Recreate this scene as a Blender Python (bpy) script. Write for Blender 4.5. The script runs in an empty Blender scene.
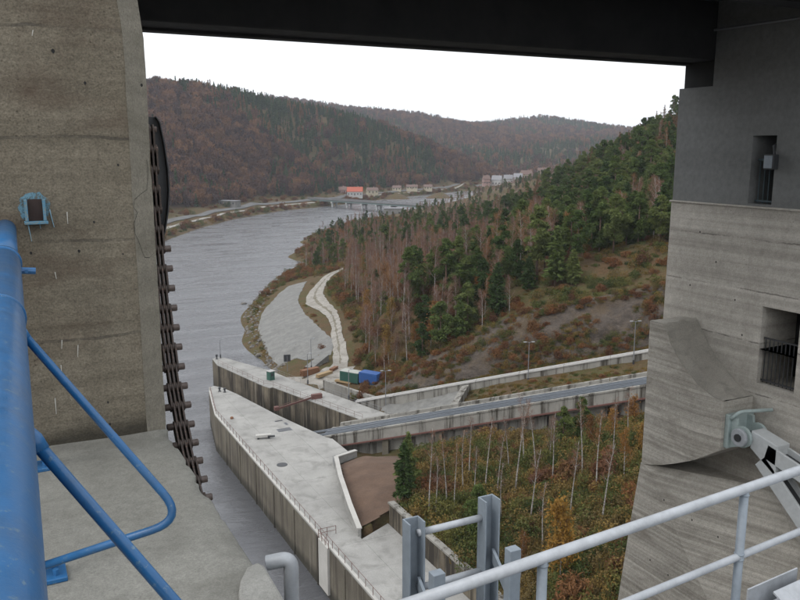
import bpy, bmesh, math, random
import numpy as np
from mathutils import Vector, Matrix, noise
R = math.radians
rnd = random.Random(7)
S = bpy.context.scene
COL = S.collection

# ------------------------------------------------------------------ camera
CAM_H, YAW, PITCH, FPX = 56.0, R(27.0), R(10.75), 800.0
cam = bpy.data.cameras.new('camera'); camo = bpy.data.objects.new('camera', cam); COL.objects.link(camo)
cam.sensor_width = 36.0; cam.lens = 36.0 * FPX / 800.0
cam.clip_start = 0.05; cam.clip_end = 20000
camo.location = (0, 0, CAM_H)
camo.rotation_euler = (R(90) - PITCH, 0, -YAW)
S.camera = camo

# ------------------------------------------------------------------ sky, sun, exposure
SUN_EL, SUN_AZ = R(48), R(262)
w = bpy.data.worlds.new('World'); S.world = w; w.use_nodes = True
nt = w.node_tree; nt.nodes.clear()
sky = nt.nodes.new('ShaderNodeTexSky'); sky.sky_type = 'NISHITA'; sky.sun_disc = False
sky.sun_elevation = SUN_EL; sky.sun_rotation = SUN_AZ; sky.dust_density = 4.0; sky.air_density = 1.0
hs = nt.nodes.new('ShaderNodeHueSaturation'); hs.inputs['Saturation'].default_value = 0.22
mx = nt.nodes.new('ShaderNodeMix'); mx.data_type = 'RGBA'
mx.inputs[0].default_value = 0.72
mx.inputs[7].default_value = (8.3, 8.55, 8.9, 1)          # even cloud layer over the whole sky
bg = nt.nodes.new('ShaderNodeBackground'); bg.inputs['Strength'].default_value = 0.12
out = nt.nodes.new('ShaderNodeOutputWorld')
nt.links.new(sky.outputs[0], hs.inputs['Color']); nt.links.new(hs.outputs[0], mx.inputs[6])
nt.links.new(mx.outputs[2], bg.inputs['Color']); nt.links.new(bg.outputs[0], out.inputs['Surface'])
sun = bpy.data.lights.new('sun', 'SUN'); sun.energy = 0.7; sun.angle = R(25); sun.color = (1, 0.97, 0.93)
suno = bpy.data.objects.new('sun', sun); COL.objects.link(suno)
sd = Vector((math.sin(SUN_AZ) * math.cos(SUN_EL), math.cos(SUN_AZ) * math.cos(SUN_EL), math.sin(SUN_EL)))
suno.rotation_euler = sd.to_track_quat('Z', 'Y').to_euler(); suno.location = (0, -50, 200)
S.view_settings.view_transform = 'Standard'; S.view_settings.look = 'None'
S.view_settings.gamma = 1; S.view_settings.exposure = 0.75
S.render.engine = 'CYCLES'
S.cycles.use_denoising = True
S.cycles.max_bounces = 6; S.cycles.diffuse_bounces = 3; S.cycles.glossy_bounces = 3
S.cycles.transmission_bounces = 3; S.cycles.volume_bounces = 1; S.cycles.transparent_max_bounces = 6
S.cycles.caustics_reflective = False; S.cycles.caustics_refractive = False

# ------------------------------------------------------------------ surveying helper: where a sight line meets a plane of the place
_sf = (math.sin(YAW) * math.cos(PITCH), math.cos(YAW) * math.cos(PITCH), -math.sin(PITCH))
_sr = (math.cos(YAW), -math.sin(YAW), 0.0)
_su = (math.sin(YAW) * math.sin(PITCH), math.cos(YAW) * math.sin(PITCH), math.cos(PITCH))
def at(px, py, z=None, X=None, Y=None, d=None):
    u = (px - 400) / FPX; v = -(py - 300) / FPX
    a = [_sf[i] + u * _sr[i] + v * _su[i] for i in range(3)]
    if z is not None: t = (z - CAM_H) / a[2]
    elif X is not None: t = X / a[0]
    elif Y is not None: t = Y / a[1]
    else: t = d
    return Vector((a[0] * t, a[1] * t, CAM_H + a[2] * t))

# ------------------------------------------------------------------ objects
def tag(o, label=None, cat=None, group=None, kind=None):
    if label: o['label'] = label
    if cat: o['category'] = cat
    if group: o['group'] = group
    if kind: o['kind'] = kind
    return o
def empty(name, loc=(0, 0, 0), rz=0.0, label=None, cat=None, group=None, kind=None):
    o = bpy.data.objects.new(name, None); COL.objects.link(o)
    o.location = loc; o.rotation_euler = (0, 0, rz); o.empty_display_size = 0.2
    return tag(o, label, cat, group, kind)
def mesh_obj(name, me, parent=None):
    o = bpy.data.objects.new(name, me); COL.objects.link(o)
    if parent is not None: o.parent = parent
    return o
def dup(root, loc, rz=0.0, scale=1.0, label=None, group=None):
    r = root.copy(); COL.objects.link(r)
    r.location = loc; r.rotation_euler = (0, 0, rz); r.scale = (scale,) * 3 if not isinstance(scale, tuple) else scale
    if label: r['label'] = label
    if group: r['group'] = group
    for ch in list(root.children):
        c = ch.copy(); COL.objects.link(c); c.parent = r
        for g in list(ch.children):
            d = g.copy(); COL.objects.link(d); d.parent = c
    return r

class MB:
    def __init__(s): s.v = []; s.f = []
    def add(s, vs, fs):
        n = len(s.v); s.v += [tuple(p) for p in vs]; s.f += [tuple(n + i for i in f) for f in fs]; return s
    def box(s, x0, x1, y0, y1, z0, z1):
        return s.add([(x0, y0, z0), (x1, y0, z0), (x1, y1, z0), (x0, y1, z0), (x0, y0, z1), (x1, y0, z1), (x1, y1, z1), (x0, y1, z1)],
                     [(0, 3, 2, 1), (4, 5, 6, 7), (0, 1, 5, 4), (1, 2, 6, 5), (2, 3, 7, 6), (3, 0, 4, 7)])
    def hexa(s, p):      # eight corners, bottom four then top four
        return s.add(p, [(0, 3, 2, 1), (4, 5, 6, 7), (0, 1, 5, 4), (1, 2, 6, 5), (2, 3, 7, 6), (3, 0, 4, 7)])
    def prism(s, poly, z0, z1):
        n = len(poly); a = [(p[0], p[1], z0) for p in poly]; b = [(p[0], p[1], z1) for p in poly]
        return s.add(a + b, [tuple(range(n))[::-1], tuple(range(n, 2 * n))] + [(i, (i + 1) % n, n + (i + 1) % n, n + i) for i in range(n)])
    def tube(s, path, r, n=10, cap=True):
        path = [Vector(p) for p in path]; rs = r if isinstance(r, (list, tuple)) else [r] * len(path)
        rings = []; prev = None
        for i, p in enumerate(path):
            t = (path[min(i + 1, len(path) - 1)] - path[max(i - 1, 0)]).normalized()
            if prev is None:
                a = t.cross(Vector((0, 0, 1)));
                if a.length < 1e-3: a = t.cross(Vector((1, 0, 0)))
                a.normalize()
            else:
                a = (prev - t * prev.dot(t)).normalized()
            prev = a; b = t.cross(a)
            rings.append([p + (a * math.cos(2 * math.pi * k / n) + b * math.sin(2 * math.pi * k / n)) * rs[i] for k in range(n)])
        vs = [q for ring in rings for q in ring]; fs = []
        for i in range(len(path) - 1):
            for k in range(n):
                fs.append((i * n + k, i * n + (k + 1) % n, (i + 1) * n + (k + 1) % n, (i + 1) * n + k))
        if cap: fs += [tuple(range(n))[::-1], tuple(range((len(path) - 1) * n, len(path) * n))]
        return s.add(vs, fs)
    def bar(s, a, b, wd, ht):   # rectangular bar between two points
        a = Vector(a); b = Vector(b); t = (b - a).normalized(); x = t.cross(Vector((0, 0, 1)))
        if x.length < 1e-3: x = Vector((1, 0, 0))
        x.normalize(); y = x.cross(t).normalized()
        q = []
        for p in (a, b):
            q += [p - x * wd / 2 - y * ht / 2, p + x * wd / 2 - y * ht / 2, p + x * wd / 2 + y * ht / 2, p - x * wd / 2 + y * ht / 2]
        return s.hexa(q)
    def mesh(s, name, mat, smooth=False):
        me = bpy.data.meshes.new(name); me.from_pydata(s.v, [], s.f); me.materials.append(mat)
        bm = bmesh.new(); bm.from_mesh(me); bmesh.ops.recalc_face_normals(bm, faces=bm.faces); bm.to_mesh(me); bm.free()
        if smooth: me.shade_smooth()
        return me
    def build(s, name, mat, parent=None, smooth=False, bevel=0.0, seg=2):
        o = mesh_obj(name, s.mesh(name, mat, smooth), parent)
        if bevel:
            m = o.modifiers.new('bevel', 'BEVEL'); m.width = bevel; m.segments = seg; m.limit_method = 'ANGLE'; m.angle_limit = R(40)
        return o

# ------------------------------------------------------------------ materials
def newmat(name):
    m = bpy.data.materials.new(name); m.use_nodes = True; t = m.node_tree
    return m, t, t.nodes['Principled BSDF']
def nd(t, typ, **kw):
    n = t.nodes.new(typ)
    for k, v in kw.items():
        if k.startswith('i_'): n.inputs[k[2:].replace('_', ' ')].default_value = v
        else: setattr(n, k, v)
    return n
def vmul(t, src, vec):
    n = nd(t, 'ShaderNodeVectorMath', operation='MULTIPLY'); t.links.new(src, n.inputs[0]); n.inputs[1].default_value = vec; return n.outputs[0]
def nz(t, src, scale, detail=6, rough=0.6, dist=0.0):
    n = nd(t, 'ShaderNodeTexNoise'); n.inputs['Scale'].default_value = scale; n.inputs['Detail'].default_value = detail
    n.inputs['Roughness'].default_value = rough; n.inputs['Distortion'].default_value = dist
    t.links.new(src, n.inputs['Vector']); return n.outputs['Fac']
def ramp(t, src, lo, hi, a=(0, 0, 0, 1), b=(1, 1, 1, 1)):
    n = nd(t, 'ShaderNodeValToRGB'); e = n.color_ramp.elements; e[0].position = lo; e[1].position = hi
    e[0].color = a; e[1].color = b; t.links.new(src, n.inputs['Fac']); return n.outputs['Color']
def mix(t, fac, a, b, mode='MIX'):
    n = nd(t, 'ShaderNodeMix', data_type='RGBA', blend_type=mode)
    for sock, v in ((n.inputs[0], fac), (n.inputs[6], a), (n.inputs[7], b)):
        if hasattr(v, 'is_linked'): t.links.new(v, sock)
        elif isinstance(v, (int, float)): sock.default_value = v
        else: sock.default_value = tuple(v) + ((1,) if len(v) == 3 else ())
    return n.outputs[2]
def mth(t, op, a, b=0.0):
    n = nd(t, 'ShaderNodeMath', operation=op)
    for i, v in enumerate((a, b)):
        if hasattr(v, 'is_linked'): t.links.new(v, n.inputs[i])
        else: n.inputs[i].default_value = v
    return n.outputs[0]
def bump(t, h, bs, strength=0.4, dist=0.02):
    n = nd(t, 'ShaderNodeBump'); n.inputs['Strength'].default_value = strength; n.inputs['Distance'].default_value = dist
    t.links.new(h, n.inputs['Height']); t.links.new(n.outputs[0], bs.inputs['Normal'])
def pos(t): return nd(t, 'ShaderNodeNewGeometry').outputs['Position']

def concrete(name, c1, c2, sc=1.0, boards=0.0, boardfreq=6.0, streak=0.0, streakcol=(0.05, 0.045, 0.04), streaklo=0.52, bstr=0.4, bdist=0.01,
             blotch=None, tilt=0.0, pits=0.0, grain=0.0, wet=0.0, pour=0.0, wetz=0.0):
    m, t, b = newmat(name); p = pos(t)
    c = mix(t, ramp(t, nz(t, p, 0.6 * sc, 5), 0.35, 0.68), c1, c2)
    fine = nz(t, p, 22 * sc, 8, 0.7)
    c = mix(t, 0.55, c, ramp(t, fine, 0.25, 0.75, (0.62, 0.62, 0.62, 1), (1.32, 1.32, 1.32, 1)), 'MULTIPLY')
    h = fine
    if grain:
        gn_ = nz(t, p, 95 * sc, 4, 0.8)
        c = mix(t, grain, c, ramp(t, gn_, 0.33, 0.67, (0.42, 0.41, 0.39, 1), (1.6, 1.58, 1.52, 1)), 'MULTIPLY')
        h = mth(t, 'ADD', fine, mth(t, 'MULTIPLY', gn_, 0.6))
    if boards:
        q = nd(t, 'ShaderNodeMapping'); t.links.new(p, q.inputs[0]); q.inputs['Rotation'].default_value = (tilt, 0, 0)
        q.inputs['Scale'].default_value = (0.25 * sc, 0.25 * sc, boardfreq)
        bd = nz(t, q.outputs[0], 1.0, 3, 0.55)
        c = mix(t, boards, c, ramp(t, bd, 0.3, 0.7, (0.6, 0.59, 0.57, 1), (1.25, 1.25, 1.25, 1)), 'MULTIPLY')
        h = mth(t, 'ADD', h, mth(t, 'MULTIPLY', bd, 1.5))
    if blotch:
        bl = ramp(t, nz(t, vmul(t, p, (1, 1, 2.2)), 1.3 * sc, 6, 0.62, 0.4), 0.5, 0.7)
        c = mix(t, bl, c, mix(t, 0.7, c, blotch))
    if pits:
        vo = nd(t, 'ShaderNodeTexVoronoi'); vo.inputs['Scale'].default_value = 34 * sc; t.links.new(p, vo.inputs['Vector'])
        pt = ramp(t, vo.outputs['Distance'], 0.08, 0.24, (0.45, 0.44, 0.42, 1), (1, 1, 1, 1))
        msk = ramp(t, nz(t, p, 3.5 * sc, 4), 0.48, 0.62)
        c = mix(t, mix(t, pits, (0, 0, 0), msk), c, pt, 'MULTIPLY')
    if streak:
        st = nz(t, vmul(t, p, (1.6 * sc, 1.6 * sc, 0.11 * sc)), 1.0, 6, 0.7)
        c = mix(t, mth(t, 'MULTIPLY', ramp(t, st, streaklo, streaklo + 0.14), streak), c, streakcol)
    if wet or pour:
        sx = nd(t, 'ShaderNodeSeparateXYZ'); t.links.new(p, sx.inputs[0]); zc = sx.outputs[2]
    if wet:      # dark foot: tide mark, pier damp, and chamber shadow painted on the lock wall
        zz = mth(t, 'ADD', mth(t, 'ADD', zc, -wetz), mth(t, 'MULTIPLY', nz(t, vmul(t, p, (0.7, 0.7, 0.1) if not wetz else (4, 4, 2)), 1.0, 5), -1.6 if not wetz else -0.16))
        c = mix(t, ramp(t, mth(t, 'MULTIPLY', zz, 1.0 / wet), 0.0, 0.75, (0.8, 0.8, 0.8, 1), (0, 0, 0, 1)), c, (0.022, 0.021, 0.016))
        st2 = nz(t, vmul(t, p, (2.3, 2.3, 0.05)), 1.0, 4, 0.6)
        if not wetz: c = mix(t, mth(t, 'MULTIPLY', ramp(t, st2, 0.63, 0.68), 0.5), c, (0.36, 0.34, 0.30))
    if pour:     # joints between concrete lifts
        w_ = mth(t, 'ADD', zc, mth(t, 'MULTIPLY', nz(t, p, 1.1, 4, 0.7), 0.10))
        fr = mth(t, 'FRACT', mth(t, 'MULTIPLY', w_, 1.0 / pour))
        ln = mth(t, 'MULTIPLY', mth(t, 'LESS_THAN', fr, 0.028), ramp(t, nz(t, p, 1.7, 5, 0.7), 0.42, 0.6))
        c = mix(t, mth(t, 'MULTIPLY', ln, 0.6), c, (0.06, 0.055, 0.048))
        h = mth(t, 'ADD', h, mth(t, 'MULTIPLY', ln, -1.5))
    t.links.new(c, b.inputs['Base Color']); b.inputs['Roughness'].default_value = 0.92; b.inputs['Specular IOR Level'].default_value = 0.25
    bump(t, h, b, bstr, bdist)
    return m
def paint(name, c, rough=0.45, wear=None, sc=9.0, wearlo=0.62, metal=0.0, var=0.25, rust=False, grime=0.0):
    m, t, b = newmat(name); p = pos(t)
    n1 = nz(t, p, sc, 6, 0.65)
    col = mix(t, var, c, ramp(t, n1, 0.3, 0.7, (0.55, 0.55, 0.55, 1), (1.3, 1.3, 1.3, 1)), 'MULTIPLY')
    if wear: col = mix(t, ramp(t, nz(t, p, sc * 2.3, 8, 0.7), wearlo, wearlo + 0.06), col, wear)
    if rust: col = mix(t, ramp(t, nz(t, p, sc * 1.1, 9, 0.8, 0.5), 0.66, 0.69), col, (0.085, 0.045, 0.028))
    if grime: col = mix(t, mth(t, 'MULTIPLY', ramp(t, nz(t, p, sc * 0.35, 6, 0.7), 0.45, 0.7), grime), col, (0.07, 0.075, 0.075))
    t.links.new(col, b.inputs['Base Color']); b.inputs['Metallic'].default_value = metal
    t.links.new(ramp(t, n1, 0.2, 0.8, (rough * 0.8,) * 3 + (1,), (min(1, rough * 1.3),) * 3 + (1,)), b.inputs['Roughness'])
    bump(t, nz(t, p, sc * 6, 5), b, 0.15, 0.003)
    return m
def foliage(name, stops, transl=0.25, sc=0.6):
    m, t, b = newmat(name)
    oi = nd(t, 'ShaderNodeObjectInfo'); p = pos(t)
    f = mth(t, 'ADD', mth(t, 'MULTIPLY', oi.outputs['Random'], 0.65), mth(t, 'MULTIPLY', nz(t, p, sc, 4, 0.7), 0.35))
    n = nd(t, 'ShaderNodeValToRGB'); cr = n.color_ramp
    while len(cr.elements) < len(stops): cr.elements.new(0.5)
    for i, c in enumerate(stops):
        cr.elements[i].position = 0.12 + 0.72 * i / max(1, len(stops) - 1); cr.elements[i].color = c + (1,)
    t.links.new(f, n.inputs['Fac']); t.links.new(n.outputs[0], b.inputs['Base Color'])
    b.inputs['Roughness'].default_value = 0.8; b.inputs['Specular IOR Level'].default_value = 0.15
    tr = nd(t, 'ShaderNodeBsdfTranslucent'); t.links.new(n.outputs[0], tr.inputs['Color'])
    ms = nd(t, 'ShaderNodeMixShader'); ms.inputs[0].default_value = transl
    t.links.new(b.outputs[0], ms.inputs[1]); t.links.new(tr.outputs[0], ms.inputs[2])
    t.links.new(ms.outputs[0], t.nodes['Material Output'].inputs['Surface'])
    return m

M = {}
M['pier'] = concrete('pier_concrete', (0.155, 0.135, 0.104), (0.22, 0.198, 0.158), 1.0, boards=0.45, boardfreq=9.0, streak=0.3, streakcol=(0.06, 0.05, 0.037),
                     blotch=(0.09, 0.063, 0.046), bstr=0.8, bdist=0.012, pits=0.8, grain=0.6, pour=0.55, wet=0.16, wetz=54.30)
M['chamfer'] = concrete('chamfer_concrete', (0.20, 0.187, 0.155), (0.255, 0.238, 0.20), 1.0, boards=0.4, boardfreq=7.0, bstr=0.6, bdist=0.01, pits=0.5, blotch=(0.14, 0.13, 0.10), grain=0.45)
M['floor'] = concrete('platform_concrete', (0.165, 0.165, 0.15), (0.235, 0.235, 0.218), 1.3, blotch=(0.095, 0.092, 0.08), bstr=0.45, bdist=0.008, pits=0.45, grain=0.4)
M['patch'] = concrete('white_concrete', (0.20, 0.20, 0.187), (0.28, 0.28, 0.265), 1.6, bstr=0.4, bdist=0.006, grain=0.35, blotch=(.2,.2,.185))
M['wall_lo'] = concrete('spillway_concrete', (0.37, 0.35, 0.315), (0.47, 0.445, 0.405), 0.35, boards=0.6, boardfreq=6.0, streak=0.3, streakcol=(0.17, 0.155, 0.13), bstr=0.5, bdist=0.02, tilt=R(7), pour=1.15, grain=0.25, pits=0.5)
M['wall_up'] = concrete('grey_render', (0.155, 0.16, 0.158), (0.19, 0.195, 0.193), 0.4, boards=0.25, boardfreq=1.6, bstr=0.2, bdist=0.01)
M['corbel'] = concrete('corbel_concrete', (0.40, 0.378, 0.338), (0.50, 0.475, 0.43), 0.5, boards=0.8, boardfreq=10.0, bstr=0.6, bdist=0.03, tilt=R(26), blotch=(0.2, 0.18, 0.15), grain=0.3, pits=0.5)
M['rough_top'] = concrete('lightened_broken_concrete', (0.46, 0.435, 0.39), (0.60, 0.57, 0.515), 1.6, blotch=(0.32, 0.295, 0.255), bstr=1.0, bdist=0.06, grain=0.7)  # broken top coloured paler than the face to offset shade from the crest bridge
M['girder'] = paint('dark_girder_paint', (0.012, 0.0125, 0.013), 0.8, sc=1.5)
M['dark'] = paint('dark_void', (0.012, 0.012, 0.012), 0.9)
M['deck'] = concrete('quay_concrete', (0.235, 0.231, 0.218), (0.315, 0.31, 0.292), 0.3, blotch=(0.15, 0.147, 0.136), bstr=0.2, bdist=0.01)
M['quaywall'] = concrete('stained_quay_wall', (0.10, 0.088, 0.07), (0.15, 0.135, 0.105), 0.35, streak=0.75, streakcol=(0.045, 0.038, 0.03), streaklo=0.48, bstr=0.3, bdist=0.03, wet=1.6)
M['lockwall'] = concrete('dark_lock_wall', (0.09, 0.075, 0.055), (0.18, 0.155, 0.115), 0.35, streak=0.9, streakcol=(0.022, 0.019, 0.016), streaklo=0.44, bstr=0.3, bdist=0.03, wet=4.2)  # dark foot carried above the tide mark, painting in the chamber's shadow
M['beam'] = concrete('stained_beam', (0.20, 0.193, 0.175), (0.275, 0.265, 0.24), 0.5, streak=0.95, streakcol=(0.04, 0.034, 0.026), streaklo=0.49, bstr=0.3, bdist=0.02)
M['parapet'] = concrete('parapet_concrete', (0.36, 0.35, 0.325), (0.43, 0.42, 0.395), 0.6, bstr=0.2, bdist=0.01)
M['apron'] = concrete('grey_apron', (0.145, 0.145, 0.14), (0.20, 0.20, 0.19), 0.7, blotch=(0.11, 0.106, 0.098), bstr=0.25, bdist=0.02, grain=0.3)
M['road'] = concrete('pale_gravel', (0.22, 0.207, 0.185), (0.32, 0.305, 0.28), 0.6, blotch=(0.13, 0.112, 0.092), bstr=0.2, bdist=0.02, grain=0.5)
M['rut'] = concrete('worn_track_crown', (0.13, 0.115, 0.085), (0.20, 0.185, 0.155), 0.6, blotch=(0.085, 0.08, 0.045), bstr=0.3, bdist=0.03, grain=0.5)
M['asphalt'] = concrete('old_asphalt', (0.095, 0.095, 0.095), (0.135, 0.135, 0.13), 0.2, bstr=0.3, bdist=0.02)
M['stone'] = concrete('riprap_stone', (0.07, 0.065, 0.058), (0.20, 0.185, 0.165), 1.2, bstr=0.6, bdist=0.05)
M['coping'] = paint('coping_white', (0.37, 0.36, 0.345), 0.8, sc=1.2)
M['blue'] = paint('blue_rail_paint', (0.015, 0.108, 0.27), 0.34, wear=(0.10, 0.18, 0.26), sc=22, wearlo=0.60, var=0.3, rust=True, grime=0.28)
M['blue_pale'] = paint('blue_smear', (0.20, 0.36, 0.47), 0.8, wear=(0.32, 0.33, 0.30), sc=40, wearlo=0.5)
M['grey_paint'] = paint('pale_grey_rail_paint', (0.37, 0.39, 0.415), 0.42, wear=(0.22, 0.22, 0.21), sc=22, wearlo=0.66, var=0.25, rust=True, grime=0.25)
M['grey_blue'] = paint('grey_blue_steel', (0.215, 0.25, 0.285), 0.5, wear=(0.14, 0.14, 0.14), sc=22, wearlo=0.68, var=0.25, rust=True, grime=0.25)
M['white_paint'] = paint('white_gate_paint', (0.46, 0.48, 0.485), 0.5, wear=(0.3, 0.27, 0.23), sc=7, wearlo=0.68)
M['teal_paint'] = paint('pale_teal_paint', (0.36, 0.43, 0.42), 0.5, wear=(0.2, 0.19, 0.17), sc=12, wearlo=0.62)
M['chain'] = paint('greasy_chain_steel', (0.055, 0.042, 0.036), 0.5, wear=(0.14, 0.085, 0.06), sc=35, wearlo=0.56, metal=0.4)
M['pin'] = paint('chain_pin_steel', (0.12, 0.095, 0.085), 0.5, wear=(0.06, 0.04, 0.03), sc=35, wearlo=0.55, metal=0.4)
M['rail_steel'] = paint('rail_steel', (0.19, 0.21, 0.235), 0.4, metal=0.4, sc=2)
M['bluegrey'] = paint('bluegrey_rail_bed', (0.075, 0.085, 0.10), 0.6, sc=1.5)
M['rust'] = paint('rust_brown_paint', (0.12, 0.055, 0.045), 0.7, sc=5)
M['dark_metal'] = paint('dark_metal', (0.03, 0.032, 0.035), 0.5, sc=10)
M['post'] = paint('galvanised_post', (0.16, 0.165, 0.175), 0.5, sc=5)
M['post_light'] = paint('lamp_grey', (0.27, 0.28, 0.29), 0.5)
M['c_green'] = paint('green_container_paint', (0.025, 0.085, 0.065), 0.5, wear=(0.1, 0.09, 0.07), sc=2)
M['c_grey'] = paint('container_roof_grey', (0.33, 0.34, 0.31), 0.7, sc=2)
M['c_blue'] = paint('blue_container_paint', (0.022, 0.08, 0.25), 0.5, sc=2, wear=(0.08, 0.14, 0.3))
M['timber'] = paint('timber', (0.30, 0.21, 0.11), 0.8, sc=3)
M['timber_red'] = paint('red_timber', (0.17, 0.078, 0.038), 0.8, sc=3)
M['soil'] = None
M['white_wall'] = paint('white_render', (0.36, 0.36, 0.35), 0.9, sc=0.5)
M['cream_wall'] = paint('cream_render', (0.38, 0.34, 0.25), 0.9, sc=0.5)
M['pink_wall'] = paint('pink_render', (0.30, 0.20, 0.18), 0.9, sc=0.5)
M['red_roof'] = paint('red_tile_roof', (0.33, 0.085, 0.05), 0.85, sc=0.6)
M['brown_roof'] = paint('brown_tile_roof', (0.13, 0.085, 0.07), 0.85, sc=0.6)
M['grey_roof'] = paint('grey_slate_roof', (0.20, 0.20, 0.21), 0.85, sc=0.6)
M['window'] = paint('window_glass', (0.04, 0.045, 0.05), 0.15, sc=3)
M['bridge_white'] = paint('bridge_concrete', (0.36, 0.37, 0.365), 0.8, sc=0.3)
M['bridge_green'] = paint('bridge_girder_paint', (0.11, 0.145, 0.14), 0.6, sc=0.3)
M['pine'] = foliage('pine_needles', [(0.033, 0.058, 0.018), (0.056, 0.088, 0.025), (0.084, 0.115, 0.033), (0.12, 0.142, 0.044)])
M['birch_twig'] = foliage('birch_twigs', [(0.125, 0.076, 0.062), (0.155, 0.09, 0.068), (0.19, 0.105, 0.068), (0.235, 0.12, 0.055)], 0.1)
M['larch'] = foliage('larch_needles', [(0.125, 0.07, 0.035), (0.155, 0.09, 0.045), (0.18, 0.11, 0.055)])
M['yellow'] = foliage('yellow_leaves', [(0.20, 0.115, 0.028), (0.27, 0.16, 0.036), (0.24, 0.13, 0.03)])
M['rust_leaf'] = foliage('rust_leaves', [(0.12, 0.06, 0.025), (0.19, 0.09, 0.03), (0.26, 0.13, 0.035), (0.20, 0.14, 0.04)])
M['bush_g'] = foliage('bush_green', [(0.03, 0.047, 0.016), (0.06, 0.078, 0.023), (0.092, 0.102, 0.03), (0.135, 0.125, 0.038)])
M['bush_r'] = foliage('bush_rust', [(0.085, 0.044, 0.027), (0.145, 0.068, 0.034), (0.20, 0.092, 0.037), (0.135, 0.078, 0.04)])
M['bush_y'] = foliage('bush_ochre', [(0.10, 0.076, 0.033), (0.155, 0.112, 0.042), (0.21, 0.14, 0.042), (0.12, 0.09, 0.036)])
M['far_dec'] = foliage('far_bare_crowns', [(0.038, 0.025, 0.022), (0.078, 0.045, 0.034), (0.12, 0.064, 0.041), (0.185, 0.096, 0.046)], 0.1, 0.02)
M['far_con'] = foliage('far_conifers', [(0.014, 0.032, 0.013), (0.028, 0.054, 0.018), (0.05, 0.08, 0.026)], 0.1, 0.02)
M['far_larch'] = foliage('far_larches', [(0.13, 0.07, 0.035), (0.17, 0.095, 0.04)], 0.1, 0.12)
def bark(name, c, d, lo, hi):
    m, t, b = newmat(name); p = pos(t)
    f = ramp(t, nz(t, vmul(t, p, (1, 1, 3)), 2.2, 4), lo, hi)
    t.links.new(mix(t, f, c, d), b.inputs['Base Color']); b.inputs['Roughness'].default_value = 0.85; return m
M['birch_bark'] = bark('birch_bark', (0.30, 0.28, 0.255), (0.13, 0.11, 0.1), 0.45, 0.62)
M['pine_bark'] = bark('pine_bark', (0.14, 0.085, 0.055), (0.07, 0.05, 0.04), 0.4, 0.6)

def ground_mat():
    m, t, b = newmat('hillside_ground'); p = pos(t)
    a = mix(t, ramp(t, nz(t, p, 0.06, 6, 0.65), 0.38, 0.62), (0.088, 0.062, 0.036), (0.068, 0.07, 0.028))
    c = mix(t, ramp(t, nz(t, p, 0.35, 7, 0.7), 0.42, 0.66), a, (0.105, 0.064, 0.036))
    c = mix(t, 0.6, c, ramp(t, nz(t, p, 2.6, 7, 0.75), 0.25, 0.75, (0.4, 0.4, 0.4, 1), (1.5, 1.5, 1.5, 1)), 'MULTIPLY')
    t.links.new(c, b.inputs['Base Color']); b.inputs['Roughness'].default_value = 1; b.inputs['Specular IOR Level'].default_value = 0.1
    bump(t, nz(t, p, 1.5, 8, 0.7), b, 0.8, 0.4); return m
M['ground'] = ground_mat()
def rock_mat():
    m, t, b = newmat('cut_rock'); p = pos(t)
    c = mix(t, ramp(t, nz(t, vmul(t, p, (0.35, 0.35, 0.9)), 0.9, 8, 0.7, 1.0), 0.36, 0.66), (0.05, 0.039, 0.031), (0.108, 0.086, 0.069))
    c = mix(t, ramp(t, nz(t, p, 0.16, 6, 0.7), 0.5, 0.64), c, (0.095, 0.068, 0.042))
    c = mix(t, 0.7, c, ramp(t, nz(t, p, 2.0, 8, 0.75), 0.28, 0.72, (0.45, 0.45, 0.45, 1), (1.4, 1.4, 1.4, 1)), 'MULTIPLY')
    t.links.new(c, b.inputs['Base Color']); b.inputs['Roughness'].default_value = 0.95
    bump(t, nz(t, vmul(t, p, (1, 1, 2)), 0.8, 9, 0.75, 0.6), b, 1.0, 0.6); return m
M['rock'] = rock_mat()
def soil_mat():
    m, t, b = newmat('bare_soil'); p = pos(t)
    c = mix(t, ramp(t, nz(t, p, 0.3, 6, 0.65), 0.35, 0.65), (0.078, 0.048, 0.032), (0.115, 0.072, 0.048))
    c = mix(t, 0.5, c, ramp(t, nz(t, p, 4, 7, 0.75), 0.3, 0.7, (0.6, 0.6, 0.6, 1), (1.3, 1.3, 1.3, 1)), 'MULTIPLY')
    t.links.new(c, b.inputs['Base Color']); b.inputs['Roughness'].default_value = 1
    bump(t, nz(t, p, 3, 7, 0.7), b, 0.6, 0.1); return m
M['soil'] = soil_mat()
def water_mat():
    m, t, b = newmat('river_water'); p = pos(t)
    b.inputs['Base Color'].default_value = (0.082, 0.084, 0.090, 1)
    b.inputs['IOR'].default_value = 1.4; b.inputs['Specular IOR Level'].default_value = 0.6
    ca = nz(t, vmul(t, p, (0.5, 0.9, 1)), 0.55, 5, 0.65, 0.6)
    cb = nz(t, vmul(t, p, (0.03, 0.018, 1)), 1.0, 4, 0.6, 0.8)
    cc = nz(t, vmul(t, p, (1.0, 1.0, 1)), 2.6, 3, 0.6)
    cd = nz(t, vmul(t, p, (0.035, 0.11, 1)), 1.0, 7, 0.72, 0.7)
    t.links.new(ramp(t, cd, 0.34, 0.66, (0.10, 0.10, 0.10, 1), (0.42, 0.42, 0.42, 1)), b.inputs['Roughness'])
    hh = mth(t, 'ADD', mth(t, 'MULTIPLY', ca, 1.0), mth(t, 'MULTIPLY', cc, 0.16))
    hh = mth(t, 'MULTIPLY', hh, mth(t, 'ADD', mth(t, 'MULTIPLY', cb, 1.6), -0.25))
    hh = mth(t, 'ADD', hh, mth(t, 'MULTIPLY', cd, 3.0)); bump(t, hh, b, 0.32, 0.6); return m
M['water'] = water_mat()

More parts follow.
